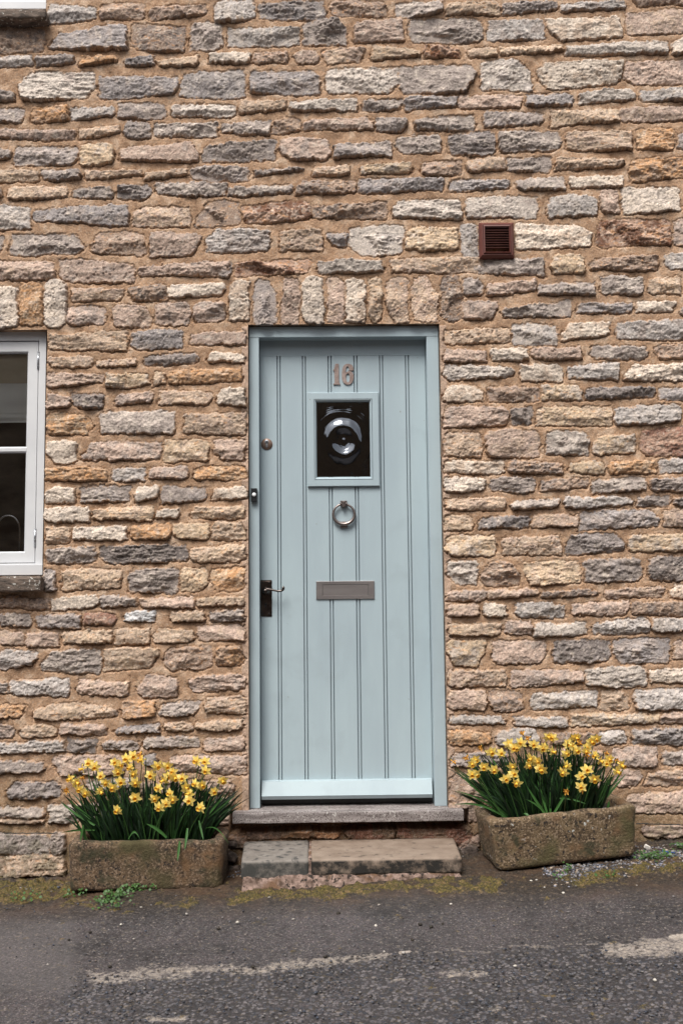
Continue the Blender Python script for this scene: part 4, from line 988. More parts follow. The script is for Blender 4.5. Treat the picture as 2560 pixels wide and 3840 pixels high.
def build_ground():
    st = 0.0042
    xs = np.concatenate([-np.geomspace(60, 1.62, 60), np.arange(-1.6, 1.6, st), np.geomspace(1.62, 60, 60)])
    ys = np.concatenate([-np.geomspace(60, 4.35, 50)-0, np.arange(-4.3, -1.75, .03), np.arange(-1.72, 0.06, st), [0.1, .3, 1.0]])
    X, Y = np.meshgrid(xs, ys)
    Z = G0+GS*np.clip(X, -6, 6)
    near = ((np.abs(X) < 1.7) & (Y > -1.8)).astype(float)
    paint, moss, dirt, chips, patch, grit = masks(X, Y)
    r1 = fbm(X, Y, 130, 3, 3, .7); r2 = fbm(X, Y, 3, 3, 8); r3 = fbm(X, Y, 30, 4, 14, .6)
    Zd = 0.0011*r1*(1+1.0*chips) + .004*r2 + 0.0012*r3 + 0.004*moss*(1+1.2*r1+.6*r3) + (0.004*r3+.003)*smooth(dirt*1.2-.2)
    Zd += np.where(Y > -0.20, 0.012*smooth((Y+.20)/.2)*(1+.6*r3), 0)
    Zd -= 0.0025*chips
    Z = Z+Zd*near
    A = np.stack([paint, moss, dirt], -1).reshape(-1, 3); B = np.stack([chips, patch, grit], -1).reshape(-1, 3)
    ny, nx = X.shape; idx = np.arange(ny*nx).reshape(ny, nx)
    q = np.stack([idx[:-1, :-1], idx[:-1, 1:], idx[1:, 1:], idx[1:, :-1]], -1).reshape(-1, 4)
    m, t, b = new_mat('worn_road_asphalt')
    aA = t.nodes.new('ShaderNodeAttribute'); aA.attribute_name = 'MaskA'; aB = t.nodes.new('ShaderNodeAttribute'); aB.attribute_name = 'MaskB'
    sA = t.nodes.new('ShaderNodeSeparateColor'); t.links.new(aA.outputs['Color'], sA.inputs[0])
    sB = t.nodes.new('ShaderNodeSeparateColor'); t.links.new(aB.outputs['Color'], sB.inputs[0])
    n_f = tex_noise(t, 130, 4, .8); n_m = tex_noise(t, 60, 5, .65); n_c = tex_noise(t, 3.2, 6, .72); n_g = tex_noise(t, 340, 2, .5)
    def vor(scale, rnd=1.0):
        tc = t.nodes.new('ShaderNodeTexCoord'); v = t.nodes.new('ShaderNodeTexVoronoi'); v.inputs['Scale'].default_value = scale
        t.links.new(tc.outputs['Object'], v.inputs['Vector']); return v
    base = mix(t, ramp(t, n_c, [(.35, 0.), (.65, 1.)]), (.018, .015, .0155), (.074, .061, .063))
    base = mix(t, 1.0, base, ramp(t, n_f, [(.33, .20), (.5, .85), (.66, 2.7)]), 'MULTIPLY')
    v1 = vor(120); agg = mix(t, ramp(t, v1.outputs['Distance'], [(.32, 1.), (.42, 0.)]), (.05, .05, .055), mix(t, ramp(t, v1.outputs['Color'], [(.2, 0.), (.8, 1.)]), (.05, .058, .08), (.32, .28, .265)))
    base = mix(t, ramp(t, n_m, [(.44, 0.), (.60, .8)]), base, agg)
    base = mix(t, sB.outputs[1], base, mix(t, ramp(t, n_f, [(.3, 0.), (.7, 1.)]), (.075, .068, .070), (.17, .155, .155)))          # paler patch
    v2 = vor(75); ch = mix(t, ramp(t, v2.outputs['Color'], [(.15, 0.), (.85, 1.)]), (.020, .026, .040), (.175, .16, .165))
    ch = mix(t, ramp(t, v2.outputs['Distance'], [(.40, 1.), (.55, 0.)]), (.028, .026, .028), ch)
    fac = t.nodes.new('ShaderNodeMath'); fac.operation = 'MULTIPLY'; t.links.new(sB.outputs[0], fac.inputs[0]); t.links.new(ramp(t, n_m, [(.36, 0.), (.52, .95)]), fac.inputs[1])
    base = mix(t, fac.outputs[0], base, ch)
    # dirt washed against the wall
    dcol = mix(t, ramp(t, n_m, [(.35, 0.), (.65, 1.)]), (.006, .0045, .0035), (.042, .028, .018))
    dcol = mix(t, ramp(t, n_g, [(.60, 0.), (.66, .7)]), dcol, (.17, .13, .10))
    dcol = mix(t, ramp(t, n_c, [(.48, 0.), (.62, .7)]), dcol, (.070, .036, .017))
    base = mix(t, sA.outputs[2], base, dcol)
    # paint, worn through
    def thr(chan, noise, lo, hi):
        ad = t.nodes.new('ShaderNodeMath'); ad.operation = 'ADD'; t.links.new(chan, ad.inputs[0]); t.links.new(noise, ad.inputs[1])
        r = ramp(t, ad.outputs[0], [(0, 0.), (1, 1.)]); mr = t.nodes.new('ShaderNodeMapRange'); mr.inputs[1].default_value = lo; mr.inputs[2].default_value = hi
        t.links.new(ad.outputs[0], mr.inputs[0]); return mr.outputs[0]
    base = mix(t, thr(sA.outputs[0], ramp(t, n_m, [(.3, 0.), (.7, .9)]), .72, 1.38), base, mix(t, ramp(t, n_f, [(.35, 0.), (.65, 1.)]), (.20, .165, .145), (.52, .46, .40)))
    mcol = mix(t, ramp(t, n_f, [(.3, 0.), (.7, 1.)]), (.014, .014, .004), (.125, .092, .015))
    mcol = mix(t, ramp(t, n_m, [(.52, 0.), (.60, 1.)]), mcol, (.13, .085, .035))
    mcol = mix(t, 1.0, mcol, ramp(t, n_f, [(.35, .35), (.65, 1.6)]), 'MULTIPLY')
    base = mix(t, thr(sA.outputs[1], ramp(t, n_m, [(.35, 0.), (.62, .8)]), .62, 1.30), base, mcol)
    t.links.new(base, b.inputs['Base Color']); b.inputs['Roughness'].default_value = .72
    bn = bump(t, b, n_f, .9, .004); bump(t, b, v2.outputs['Distance'], .35, .003, bn)
    o = grid_mesh('road', np.stack([X, Y, Z], -1).reshape(-1, 3), q, m, None, {'MaskA': A, 'MaskB': B}); o['kind'] = 'structure'
    return o
build_ground()

# loose chippings
def pebbles(name, pts, label, cols, lo, hi, seed):
    rs = np.random.RandomState(seed)
    b = bmesh.new(); bmesh.ops.create_icosphere(b, subdivisions=1, radius=1.0)
    V = np.array([v.co[:] for v in b.verts]); Fc = np.array([[v.index for v in f.verts] for f in b.faces]); b.free()
    co, fs, cc = [], [], []
    for i, (x, y) in enumerate(pts):
        s = rs.uniform(lo, hi)*np.array([1, rs.uniform(.6, 1), rs.uniform(.35, .7)])
        a = rs.uniform(0, 6.28); v = V*(1+rs.uniform(-.25, .25, (len(V), 1)))*s
        v = np.stack([v[:, 0]*math.cos(a)-v[:, 1]*math.sin(a), v[:, 0]*math.sin(a)+v[:, 1]*math.cos(a), v[:, 2]], -1)
        co.append(v+[x, y, G0+GS*x+s[2]*.45+.0015]); fs.append(Fc+i*len(V)); c = cols[rs.randint(len(cols))]; cc.append(np.tile(np.array(c)*rs.uniform(.7, 1.3), (len(V), 1)))
    co = np.vstack(co); fs = np.vstack(fs); cc = np.vstack(cc)
    me = bpy.data.meshes.new(name); me.vertices.add(len(co)); me.vertices.foreach_set('co', co.astype(np.float32).ravel())
    me.loops.add(len(fs)*3); me.loops.foreach_set('vertex_index', fs.astype(np.int32).ravel())
    me.polygons.add(len(fs)); me.polygons.foreach_set('loop_start', np.arange(0, len(fs)*3, 3, dtype=np.int32)); me.polygons.foreach_set('loop_total', np.full(len(fs), 3, dtype=np.int32))
    me.update(calc_edges=True); a = me.color_attributes.new('Col', 'FLOAT_COLOR', 'POINT'); c4 = np.ones((len(co), 4), np.float32); c4[:, :3] = cc; a.data.foreach_set('color', c4.ravel())
    if 'peb' not in M:
        m, t, bb = new_mat('chipping_stone'); at_ = t.nodes.new('ShaderNodeAttribute'); at_.attribute_name = 'Col'
        t.links.new(mix(t, 1.0, at_.outputs['Color'], ramp(t, tex_noise(t, 300, 3, .6), [(.3, .7), (.7, 1.3)]), 'MULTIPLY'), bb.inputs['Base Color']); bb.inputs['Roughness'].default_value = .7; M['peb'] = m
    me.materials.append(M['peb']); o = link(bpy.data.objects.new(name, me)); tag(o, label, 'gravel', None, 'stuff'); return o
rs = np.random.RandomState(3)
cand = np.stack([rs.uniform(-1.5, 1.6, 130000), rs.uniform(-1.72, -.03, 130000)], -1)
mk = masks(cand[:, 0], cand[:, 1])
clump = smooth(fbm(cand[:, 0], cand[:, 1], 9, 3, 21)*1.6+.3)
keep = rs.rand(130000) < np.clip(mk[3]*.10*clump+.005, 0, 1)
dark = [(.035, .042, .06), (.05, .055, .07), (.09, .09, .10), (.025, .025, .03), (.16, .15, .145), (.10, .08, .07)]
pebbles('road_chippings', cand[keep], 'loose dark blue-grey chippings scattered over the worn road', dark, .0022, .0052, 4)
keep = (rs.rand(130000) < np.clip(mk[5]*.6, 0, 1)) | (rs.rand(130000) < (cand[:, 1] > -.16)*.14)
pebbles('gravel', cand[keep], 'blue-grey and brown gravel along the foot of the wall', dark+[(.22, .21, .21), (.30, .24, .19), (.20, .20, .24)], .003, .0085, 5)
light = [(x, y) for x, y in [tuple(at_ground(*p)[:2]) for p in ((1512, 3578), (2010, 3303), (1990, 3306), (2040, 3330), (2386, 3322), (1420, 3396), (1010, 3370), (988, 3368), (1408, 3474), (530, 3404), (455, 3470), (502, 3523), (890, 3463), (1690, 3393), (1440, 3572), (2453, 3680), (700, 3180+250), (180, 3620), (1930, 3625), (1100, 3450), (2110, 3352))]]
pebbles('pale_grit', light, 'small pale chips lying on the road', [(.48, .45, .40), (.38, .35, .32)], .004, .008, 6)
dk = [tuple(at_ground(*p)[:2]) for p in ((260, 3527), (412, 3628), (950, 3630), (820, 3485), (1268, 3430), (1575, 3470), (1615, 3480), (1660, 3468), (1545, 3530), (1220, 3590), (340, 3500))]
pebbles('mud_crumbs', dk, 'dark crumbs of mud lying on the road', [(.02, .015, .01)], .006, .011, 7)

# ------------------------------------------------------------------ troughs
def trough(name, label, a_px, b_px, ya, yb, L, D, Hh, mat, taper, seed, tilt):
    """a_px, b_px: foot of the front face; ya, yb its distance from the wall"""
    A = at(*a_px, ya); B = at(*b_px, yb)
    rot = math.atan2(B.y-A.y, B.x-A.x)
    mid = (A+B)/2
    zl = math.atan2(B.z-A.z, B.x-A.x) if tilt is None else tilt
    root = empty(name, (mid.x, mid.y+D/2, mid.z)); tag(root, label, 'planter')
    ex = Vector((math.cos(rot)*math.cos(zl), math.sin(rot), math.sin(zl))).normalized(); ey = Vector((-math.sin(rot), math.cos(rot), 0)).normalized(); ez = ex.cross(ey)
    def W(x, y, z): return mid+ex*x+ey*y+ez*z
    def loop(hx, hy, r, n=220):
        pts = []
        per = [(hx-r, -hy+r, -90), (hx-r, hy-r, 0), (-hx+r, hy-r, 90), (-hx+r, -hy+r, 180)]
        seq = []
        for cx, cy, a0 in per:
            for k in range(9): a = R(a0+90*k/8); seq.append((cx+r*math.cos(a), cy+r*math.sin(a)))
        seq.append(seq[0]); d = [0]
        for p, q in zip(seq, seq[1:]): d.append(d[-1]+math.hypot(q[0]-p[0], q[1]-p[1]))
        for i in range(n):
            s = d[-1]*i/n; j = max(k for k in range(len(d)) if d[k] <= s+1e-9); j = min(j, len(seq)-2)
            t = (s-d[j])/max(1e-9, d[j+1]-d[j]); pts.append((seq[j][0]+(seq[j+1][0]-seq[j][0])*t, seq[j][1]+(seq[j+1][1]-seq[j][1])*t))
        return pts
    wt = 0.042; bm = bmesh.new(); rings = []
    prof = [(taper+.018, 0.0), (taper+.006, .004), (taper, .014)]
    prof += [(taper*(1-k/14), .014+(Hh-.026)*k/14) for k in range(1, 15)]
    prof += [(.002, Hh-.006), (.008, Hh-.001), (.018, Hh+.001), (wt-.012, Hh+.001), (wt-.003, Hh-.003), (wt+.002, Hh-.012), (wt+.005, Hh-.03), (wt+.008, Hh-.06), (wt+.010, Hh-.09)]
    for off, z in prof:
        r = max(.014, .034-off*.2); hx, hy = L/2-off, D/2-off
        ring = []
        for (x, y) in loop(hx, hy, min(r, hy*.9)):
            k = Vector((x*1.0+seed, y, z)); nn = Vector((x/hx, y/hy, 0)).normalized()
            am = 0.0035*mnoise.fractal(k*11, .9, 2.1, 3)+0.0016*mnoise.fractal(k*60, .8, 2.1, 3)
            zz = z+(.0075*mnoise.noise(k*11+Vector((5, 5, 5)))+.0015*mnoise.noise(k*60))*(1 if z > Hh*.7 else .3)
            ring.append(bm.verts.new(W(x+nn.x*am, y+D/2+nn.y*am, max(zz, -.004))))
        rings.append(ring)
    n = len(rings[0])
    for r0, r1 in zip(rings, rings[1:]):
        for i in range(n): bm.faces.new((r0[i], r0[(i+1) % n], r1[(i+1) % n], r1[i]))
    bm.faces.new(rings[0][::-1])
    body = finish('trough_body', bm, M[mat], root)
    bm = bmesh.new(); hx, hy = L/2-wt-.004, D/2-wt-.004; sv = []
    for j in range(17):
        sv.append([bm.verts.new(W(-hx+2*hx*i/48, D/2-hy+2*hy*j/16, Hh-.030+.007*mnoise.fractal(Vector((i*.35, j*.35, seed)), .8, 2, 3))) for i in range(49)])
    for j in range(16):
        for i in range(48): bm.faces.new((sv[j][i], sv[j][i+1], sv[j+1][i+1], sv[j+1][i]))
    finish('soil', bm, M['soil'], root)
    return W
WL = trough('stone_trough', 'brown rectangular stone trough of daffodils left of the front step', (262, 3348), (826, 3342), -.285, -.285, .61, .245, .190, 'trough', .006, 3.1, R(0.2))
WR = trough('stone_trough', 'lichen spotted stone trough of daffodils right of the front step', (1846, 3279), (2420, 3213), -.335, -.275, .60, .285, .200, 'trough_lichen', .018, 8.4, None)

# ------------------------------------------------------------------ daffodils
def flower_mesh(seed, mat, wilt=False):
    rr = random.Random(seed); bm = bmesh.new()          # axis along -Y, six petals
    for k in range(6):
        a = k*math.pi/3+rr.uniform(-.12, .12); L = 0.0225*rr.uniform(.86, 1.1)*(0.7 if wilt else 1); w = 0.0078*rr.uniform(.85, 1.1)*(.6 if wilt else 1)
        back = rr.uniform(-.1, .45) if not wilt else rr.uniform(-1.4, .6); tw = rr.uniform(-.35, .35)*(3 if wilt else 1)
        rows = []
        for i in range(6):
            t = i/5; ww = w*math.sin(math.pi*(0.14+.86*t)**.9)**.8 if i < 5 else 0.0004
            r = 0.003+L*t; y = back*L*t*t+0.0012
            c = Vector((math.cos(a)*r, y, math.sin(a)*r)); s = Vector((-math.sin(a), tw*t, math.cos(a)))
            rows.append([bm.verts.new(c+s*ww*q+Vector((0, 0.0016*abs(q)*(1 if i else 0)*-1, 0))) for q in (-1, 0, 1)])
        for r0, r1 in zip(rows, rows[1:]):
            for q in range(2): bm.faces.new((r0[q], r0[q+1], r1[q+1], r1[q]))
    # tube and green ovary behind the flower
    tb = []
    for (r, y) in ((.0028, .000), (.0022, .008), (.0026, .013), (.0032, .017), (.0010, .022)):
        tb.append([bm.verts.new((r*math.cos(2*math.pi*j/7), y, r*math.sin(2*math.pi*j/7))) for j in range(7)])
    for r0, r1 in zip(tb, tb[1:]):
        for j in range(7): bm.faces.new((r0[j], r0[(j+1) % 7], r1[(j+1) % 7], r1[j]))
    me = bpy.data.meshes.new('flower'); bm.to_mesh(me); bm.free(); me.materials.append(mat)
    me.polygons.foreach_set('use_smooth', [True]*len(me.polygons)); return me
def trumpet_mesh(seed, mat, wilt=False):
    rr = random.Random(seed); bm = bmesh.new(); n = 18; rings = []
    for i, (r, y) in enumerate(((.0036, .001), (.0052, -.004), (.0056, -.009), (.0062, -.0135), (.0085, -.0165), (.0078, -.0168), (.0050, -.010), (.003, -.001))):
        k = .55 if wilt else 1
        fr = .0011 if i in (4, 5) else 0
        rings.append([bm.verts.new(((r*k+fr*math.sin(j*math.pi*2/3+seed))*math.cos(2*math.pi*j/n), y+fr*math.cos(j*2.1), (r*k+fr*math.sin(j*math.pi*2/3+seed))*math.sin(2*math.pi*j/n))) for j in range(n)])
    for r0, r1 in zip(rings, rings[1:]):
        for j in range(n): bm.faces.new((r0[j], r0[(j+1) % n], r1[(j+1) % n], r1[j]))
    bm.faces.new(rings[-1])
    me = bpy.data.meshes.new('trumpet'); bm.to_mesh(me); bm.free(); me.materials.append(mat)
    me.polygons.foreach_set('use_smooth', [True]*len(me.polygons)); return me
FM = [flower_mesh(i, M['petal']) for i in range(6)]; FW = [flower_mesh(50+i, M['wilt'], True) for i in range(3)]
TM = [trumpet_mesh(i, M['trumpet']) for i in range(3)]; TW = trumpet_mesh(9, M['wilt'], True)

def blade(V, Fq, CC_, base, tip, width, bow, rr, droop=0.0, n=9, col=None):
    """a strap leaf: a long tapering ribbon with a fold along its middle"""
    d = tip-base; side = d.cross(Vector((rr.uniform(-.5, .5), -1, 0.1))).normalized()
    if side.length < .1: side = Vector((1, 0, 0))
    k0 = len(V)
    for i in range(n+1):
        t = i/n
        p = base+d*t+bow*(math.sin(math.pi*t)*.9)+Vector((0, 0, -droop*max(0, t-.45)**2*3.3))
        w = width*(0.75+.25*math.sin(math.pi*min(1, t*1.3)))*(1 if t < .7 else max(.05, 1-((t-.7)/.3)**1.6))
        tw = side*math.cos(rr_t(rr, k0)*t)+Vector((0, -1, 0))*math.sin(rr_t(rr, k0)*t)*.8
        V += [p-tw*w, p+Vector((0, w*.45, 0)), p+tw*w]; CC_ += [col]*3
    for i in range(n):
        a = k0+i*3
        Fq += [(a, a+1, a+4, a+3), (a+1, a+2, a+5, a+4)]
def rr_t(rr, k): return (math.sin(k*12.9898)*43758.5453 % 1)*1.4-.7
def stem(V, Fq, CC_, pts, rad, col):
    k0 = len(V); n = 5
    for i, p in enumerate(pts):
        for j in range(n): V.append(p+Vector((math.cos(2*math.pi*j/n)*rad, math.sin(2*math.pi*j/n)*rad, 0))); CC_.append(col)
    for i in range(len(pts)-1):
        for j in range(n): Fq.append((k0+i*n+j, k0+i*n+(j+1) % n, k0+(i+1)*n+(j+1) % n, k0+(i+1)*n+j))

def daffodils(label, W, L, D, Hh, origin, heads, wilts, n_leaf, seed, spread, lows, depth_of, right=1.0):
    rr = random.Random(seed); ox, oy, s = origin
    c = W(0, D/2, Hh-.03); root = empty('daffodil_clump', c); tag(root, label, 'flowers')
    V, Fq, CCl = [], [], []
    def soil(u, v): return W(u, D/2+v, Hh-.035)
    green = [(.005, .017, .005), (.008, .026, .006), (.004, .011, .004), (.013, .042, .009), (.006, .020, .007)]
    hx, hy = L/2-.075, D/2-.065
    top_pts = []
    for i, (px, py) in enumerate(heads+wilts):
        wl_ = i >= len(heads)
        y = depth_of(px, py, rr); p = at(ox+px*s, oy+py*s, y); top_pts.append(p)
        u = max(-hx, min(hx, (p-c).x*.62+rr.uniform(-.035, .035))); v = max(-hy, min(hy, (p.y-c.y)*.6+rr.uniform(-.02, .02)))
        b = soil(u, v)
        # nod: the flower looks out and slightly down, turned a little to either side
        yaw = rr.gauss(0, .42)+(p-c).x*.7; pit = rr.uniform(.05, .55)
        if rr.random() < .12: yaw += rr.choice((-1, 1))*1.1
        rot = Matrix.Rotation(yaw, 4, 'Z') @ Matrix.Rotation(pit, 4, 'X') @ Matrix.Rotation(rr.uniform(0, 1.05), 4, 'Y')
        o = bpy.data.objects.new('flower', rr.choice(FW if wl_ else FM)); link(o, root)
        sc = rr.uniform(.86, 1.06)*(.8 if wl_ else 1)
        o.matrix_local = Matrix.Translation(p-c) @ rot @ Matrix.Scale(sc, 4)
        if wl_: o['label'] = 'wilted orange daffodil'
        tr = bpy.data.objects.new('trumpet', TW if wl_ else rr.choice(TM)); link(tr, o)
        bk = p+(rot @ Vector((0, .021, 0)))*sc
        neck = bk+Vector((0, .004, .006)); b2 = neck+(b-neck)*.16+Vector((0, 0, -.004))
        mid = (b2+b)/2+Vector((rr.uniform(-.012, .012)+(p-c).x*-.05, 0, .0))
        pts = [b]; 
        for t in [k/7 for k in range(1, 8)]: pts.append((b*(1-t)**2+mid*2*t*(1-t)+b2*t*t))
        pts += [neck+Vector((0, 0, .001)), bk]
        stem(V, Fq, CCl, pts, .0019, (.035, .085, .02) if not wl_ else (.06, .07, .025))
    for i in range(n_leaf):
        u = rr.uniform(-hx, hx*right); v = rr.uniform(-hy, hy); b = soil(u, v)
        tx = u*(spread if u < 0 or right == 1 else spread*.84)+rr.gauss(0, .035)+(rr.uniform(-.05, .05)); f = abs(tx)/(L*.68)
        hgt = (rr.uniform(.185, .295))*(1-.34*min(1, f)**2.6)
        hgt *= 1-.34*max(0, -v/hy)
        tip = c+Vector((tx, v*1.3+rr.uniform(-.04, .03), hgt))
        tip.y = min(tip.y, -.035)
        bow = Vector(((tx-u)*.10*-1+rr.uniform(-.012, .012), rr.uniform(-.02, .01), rr.uniform(0, .02)))
        blade(V, Fq, CCl, b, tip, rr.uniform(.0032, .0058), bow, rr, rr.uniform(0, .02), 9, rr.choice(green))
    for (bpx, bpy_, tpx, tpy, by, ty, w, bw) in lows:
        b = at(ox+bpx*s, oy+bpy_*s, by); tp = at(ox+tpx*s, oy+tpy*s, ty)
        blade(V, Fq, CCl, b, tp, w, Vector((0, 0, bw)), rr, 0.0, 12, (.040, .115, .026))
    co = np.array([v[:] for v in V], dtype=np.float32)-np.array(c[:], dtype=np.float32)
    me = bpy.data.meshes.new('foliage'); me.from_pydata([tuple(x) for x in co], [], Fq); me.materials.append(M['leaf'])
    a = me.color_attributes.new('Col', 'FLOAT_COLOR', 'POINT'); arr = np.ones((len(co), 4), np.float32); arr[:, :3] = np.array(CCl); a.data.foreach_set('color', arr.ravel())
    me.polygons.foreach_set('use_smooth', [True]*len(me.polygons))
    o = link(bpy.data.objects.new('foliage', me), root); o['kind'] = 'stuff'

HL = [(462,297),(500,320),(583,195),(620,220),(540,232),(520,365),(560,392),(655,380),(660,280),(690,325),(738,355),(790,318),(772,252),(750,190),(785,212),(828,168),(870,152),(925,175),(850,222),(875,265),(985,275),(1030,215),(1095,215),(1130,250),(1070,305),(1098,285),(1145,290),(1190,295),(885,325),(1035,358),(885,420),(768,503),(1010,428),(1040,485),(1112,392),(1130,432),(1085,460),(1215,355),(1235,392),(1237,438),(1275,330),(1320,340),(1285,180),(1340,185),(1345,245),(1455,310),(1398,380),(1310,485)]
WLT = [(540, 290), (435, 372), (912, 138)]
HR = [(212,295),(190,322),(190,390),(215,388),(315,245),(380,252),(270,342),(335,362),(430,188),(462,218),(510,185),(592,195),(665,215),(650,222),(685,145),(715,150),(715,243),(575,287),(612,305),(558,330),(630,350),(645,360),(452,340),(460,388),(410,420),(482,447),(785,378),(810,335),(805,255),(815,190),(850,150),(872,150),(845,205),(940,215),(970,175),(1000,158),(935,240),(995,268),(1025,300),(1085,290),(1070,320),(1165,330),(1135,372),(940,362),(898,402),(990,420),(900,470),(870,235),(480,215)]
WRT = [(515,120),(245,215),(68,308),(150,283),(555,155),(1065,255),(1135,300),(890,185),(805,500),(940,262),(910,488)]
daffodils('yellow daffodils growing thickly in the left stone trough', WL, .61, .245, .190, (0, 2750, .574), HL, WLT, 380, 11, 1.42,
          [(560, 690, 545, 590, -.27, -.30, .0045, .0), (545, 600, 525, 710, -.30, -.30, .004, .0), (840, 690, 915, 690, -.30, -.31, .0042, .03), (1175, 705, 1160, 835, -.29, -.315, .0048, .0), (1225, 620, 1208, 762, -.26, -.30, .0046, .0), (1300, 570, 1330, 700, -.24, -.27, .004, .0), (620, 632, 400, 650, -.24, -.30, .004, .006), (1340, 620, 1495, 722, -.2, -.31, .0022, .03), (1350, 560, 1560, 385, -.2, -.20, .003, .0), (1300, 600, 1475, 395, -.2, -.22, .0045, .0), (620, 600, 402, 455, -.24, -.24, .0045, -.005), (640, 590, 432, 415, -.2, -.2, .005, -.005), (700, 520, 600, 300, -.2, -.2, .004, 0), (1090, 680, 955, 590, -.28, -.29, .006, .008)],
          lambda px, py, rr: -.075-.22*min(1, max(0, (py-140)/330))+rr.uniform(-.02, .02))
daffodils('yellow daffodils with a few wilted heads in the right stone trough', WR, .60, .285, .200, (1660, 2680, .574), HR, WRT, 400, 23, 1.5,
          [(690, 680, 545, 465, -.27, -.28, .0052, -.004), (700, 680, 850, 420, -.27, -.27, .0050, -.004), (690, 680, 615, 425, -.26, -.25, .0045, 0), (700, 680, 700, 470, -.26, -.25, .0045, 0), (460, 690, 62, 345, -.25, -.22, .0045, -.006), (450, 690, 75, 495, -.25, -.25, .0040, .02), (440, 690, 60, 588, -.25, -.27, .0045, .03), (430, 690, 70, 340, -.2, -.15, .004, .01), (530, 645, 575, 705, -.28, -.30, .0045, .012), (1070, 640, 1085, 560, -.24, -.25, .0050, 0), (735, 545, 935, 583, -.25, -.27, .0035, .008), (1000, 620, 1200, 320, -.2, -.2, .0045, 0), (980, 640, 1195, 385, -.22, -.23, .0045, 0), (690, 670, 540, 552, -.27, -.28, .004, .012), (350, 330, 320, 290, -.2, -.2, .003, 0), (470, 640, 300, 290, -.2, -.2, .006, 0)],
          lambda px, py, rr: -.08-.26*min(1, max(0, (py-120)/330))+rr.uniform(-.02, .02), right=.74)

# ------------------------------------------------------------------ weeds at the foot of the troughs
def weeds(label, spots, seed):
    rr = random.Random(seed); bm = bmesh.new()
    for (px, py, n, spr) in spots:
        g = at_ground(px, py)
        for i in range(n):
            x = g.x+rr.gauss(0, spr); y = g.y+rr.gauss(0, spr*.6); z = gz(x, y)+rr.uniform(.006, .034)
            r = rr.uniform(.003, .0065); ax = Vector((rr.uniform(-.6, .6), rr.uniform(-1, .1), rr.uniform(.5, 1.2))).normalized()
            u = ax.orthogonal().normalized(); v = ax.cross(u); cc = Vector((x, y, z))
            vs = [bm.verts.new(cc+(u*math.cos(k*math.pi/4)+v*math.sin(k*math.pi/4))*r*(.8 if k % 4 == 0 else 1)) for k in range(8)]
            bm.faces.new(vs)
            s0 = bm.verts.new(cc); s1 = bm.verts.new(cc+Vector((.0008, 0, 0))); s2 = bm.verts.new((x+rr.uniform(-.006, .006), y+.004, gz(x, y)-.004)); bm.faces.new((s0, s1, s2))
    o = finish('weeds', bm, M['weed']); tag(o, label, 'weeds', None, 'stuff')
weeds('small round leaved green weeds sprouting at the foot of the left trough', [(430, 3375, 90, .030), (480, 3350, 60, .030), (510, 3345, 30, .02), (400, 3390, 40, .03), (440, 3410, 25, .03), (575, 3350, 8, .008), (310, 3362, 10, .012), (255, 3370, 14, .012), (90, 3380, 25, .04), (505, 3310, 5, .006)], 2)
weeds('green weeds growing in the gravel beside the right trough', [(2440, 3228, 60, .03), (2480, 3222, 45, .03), (2540, 3190, 20, .02), (2130, 3272, 9, .008), (2120, 3262, 4, .006), (2290, 3300, 14, .02), (2100, 3298, 8, .02), (2420, 3225, 30, .02)], 4)

# rubble in the dark corners beside the step
bm = bmesh.new(); rr = random.Random(6)
for (px, py, y, sx) in ((868, 3215, -.02, .05), (880, 3260, -.05, .04), (860, 3300, -.08, .045), (890, 3320, -.14, .035), (1745, 3230, -.03, .04), (1765, 3190, -.01, .06), (1790, 3250, -.04, .04), (1752, 3270, -.13, .03), (865, 3160, -.0, .06)):
    p = at(px, py, y)
    rbox(bm, (sx, sx*.8, sx*.7), sx*.25, sx/5, sx*.10, 40, rr.random()*9, Matrix.Translation(p) @ Matrix.Rotation(rr.uniform(-.5, .5), 4, 'Y'))
o = finish('rubble', bm, mottled('dark_rubble', (.03, .022, .018), (.16, .12, .10), 40, .95, 0, .8, .005, 90)); tag(o, 'dark broken stones beside the step at the foot of the wall', 'rubble', None, 'stuff')
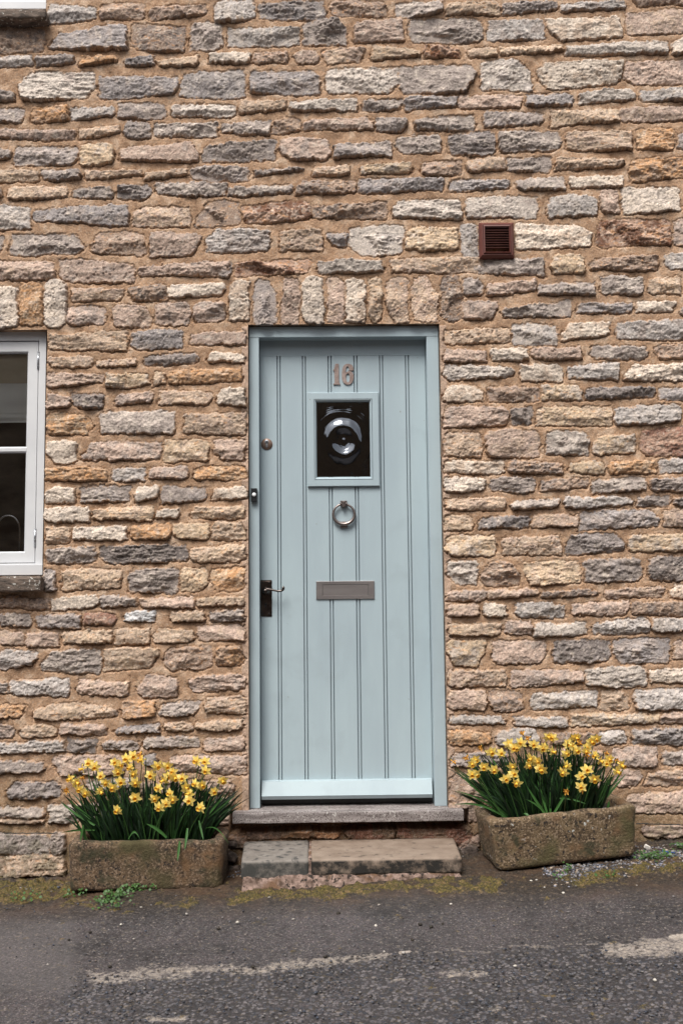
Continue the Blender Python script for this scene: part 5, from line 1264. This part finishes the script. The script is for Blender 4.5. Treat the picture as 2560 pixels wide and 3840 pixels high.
# a white shell-like scrap and a blue plastic scrap by the right trough
p = at_ground(2425, 3188); bm = bmesh.new()
rbox(bm, (.026, .012, .020), .005, .003, .002, 80, 2, Matrix.Translation((p.x, p.y, gz(p.x, 0)+.012)) @ Matrix.Rotation(.6, 4, 'Y') @ Matrix.Rotation(.3, 4, 'X'))
o = finish('stone_chip', bm, mottled('white_chip', (.6, .55, .5), (.75, .72, .68), 60)); tag(o, 'white stone chip lying against the wall right of the right trough', 'stone chip')
p = at_ground(2505, 3208); bm = bmesh.new()
rbox(bm, (.050, .010, .004), .0015, .004, .0012, 50, 4, Matrix.Translation((p.x, p.y, gz(p.x, 0)+.014)) @ Matrix.Rotation(-.12, 4, 'Z') @ Matrix.Rotation(.1, 4, 'Y'))
o = finish('plastic_scrap', bm, mottled('blue_plastic', (.012, .05, .22), (.02, .07, .3), 40, .4)); tag(o, 'thin blue plastic scrap in the weeds right of the right trough', 'scrap')

# ------------------------------------------------------------------ the house across the road (seen in the panes)
opp = empty('opposite_house', (0, -8.5, G0-.1)); tag(opp, 'plain stone house standing across the road behind the photographer', 'house')
mw = mottled('opposite_stone', (.17, .105, .062), (.40, .29, .19), 2.5, .95, 0, .6, .02, 8, sc=(1, 1, 2.2))
bm = bmesh.new(); add_box(bm, -25, 25, -14, -8.5, G0-.4, G0+5.0); finish('wall', bm, mw, opp, smooth=False)
bm = bmesh.new(); a = [bm.verts.new(v) for v in ((-25.3, -8.2, G0+4.95), (25.3, -8.2, G0+4.95), (25.3, -11.2, G0+6.6), (-25.3, -11.2, G0+6.6), (25.3, -14.3, G0+4.95), (-25.3, -14.3, G0+4.95))]
bm.faces.new((a[0], a[1], a[2], a[3])); bm.faces.new((a[3], a[2], a[4], a[5])); bm.faces.new((a[0], a[3], a[5])); bm.faces.new((a[1], a[4], a[2]))
finish('roof', bm, mottled('slate_roof', (.05, .05, .055), (.09, .085, .085), 6, .8, 0, .3, .01, 20), opp, smooth=False)
for x in (-9.5, 2.2, 6.5):
    bm = bmesh.new(); mitre(bm, x, x+1.1, G0+.9, G0+2.1, [(0, -8.49), (0, -8.46), (.08, -8.46), (.08, -8.48)])
    w = finish('window', bm, M['white_paint'], opp, smooth=False)
    bm = bmesh.new(); add_box(bm, x+.07, x+1.03, -8.492, -8.478, G0+.97, G0+2.03); finish('pane', bm, M['black'], w, smooth=False)
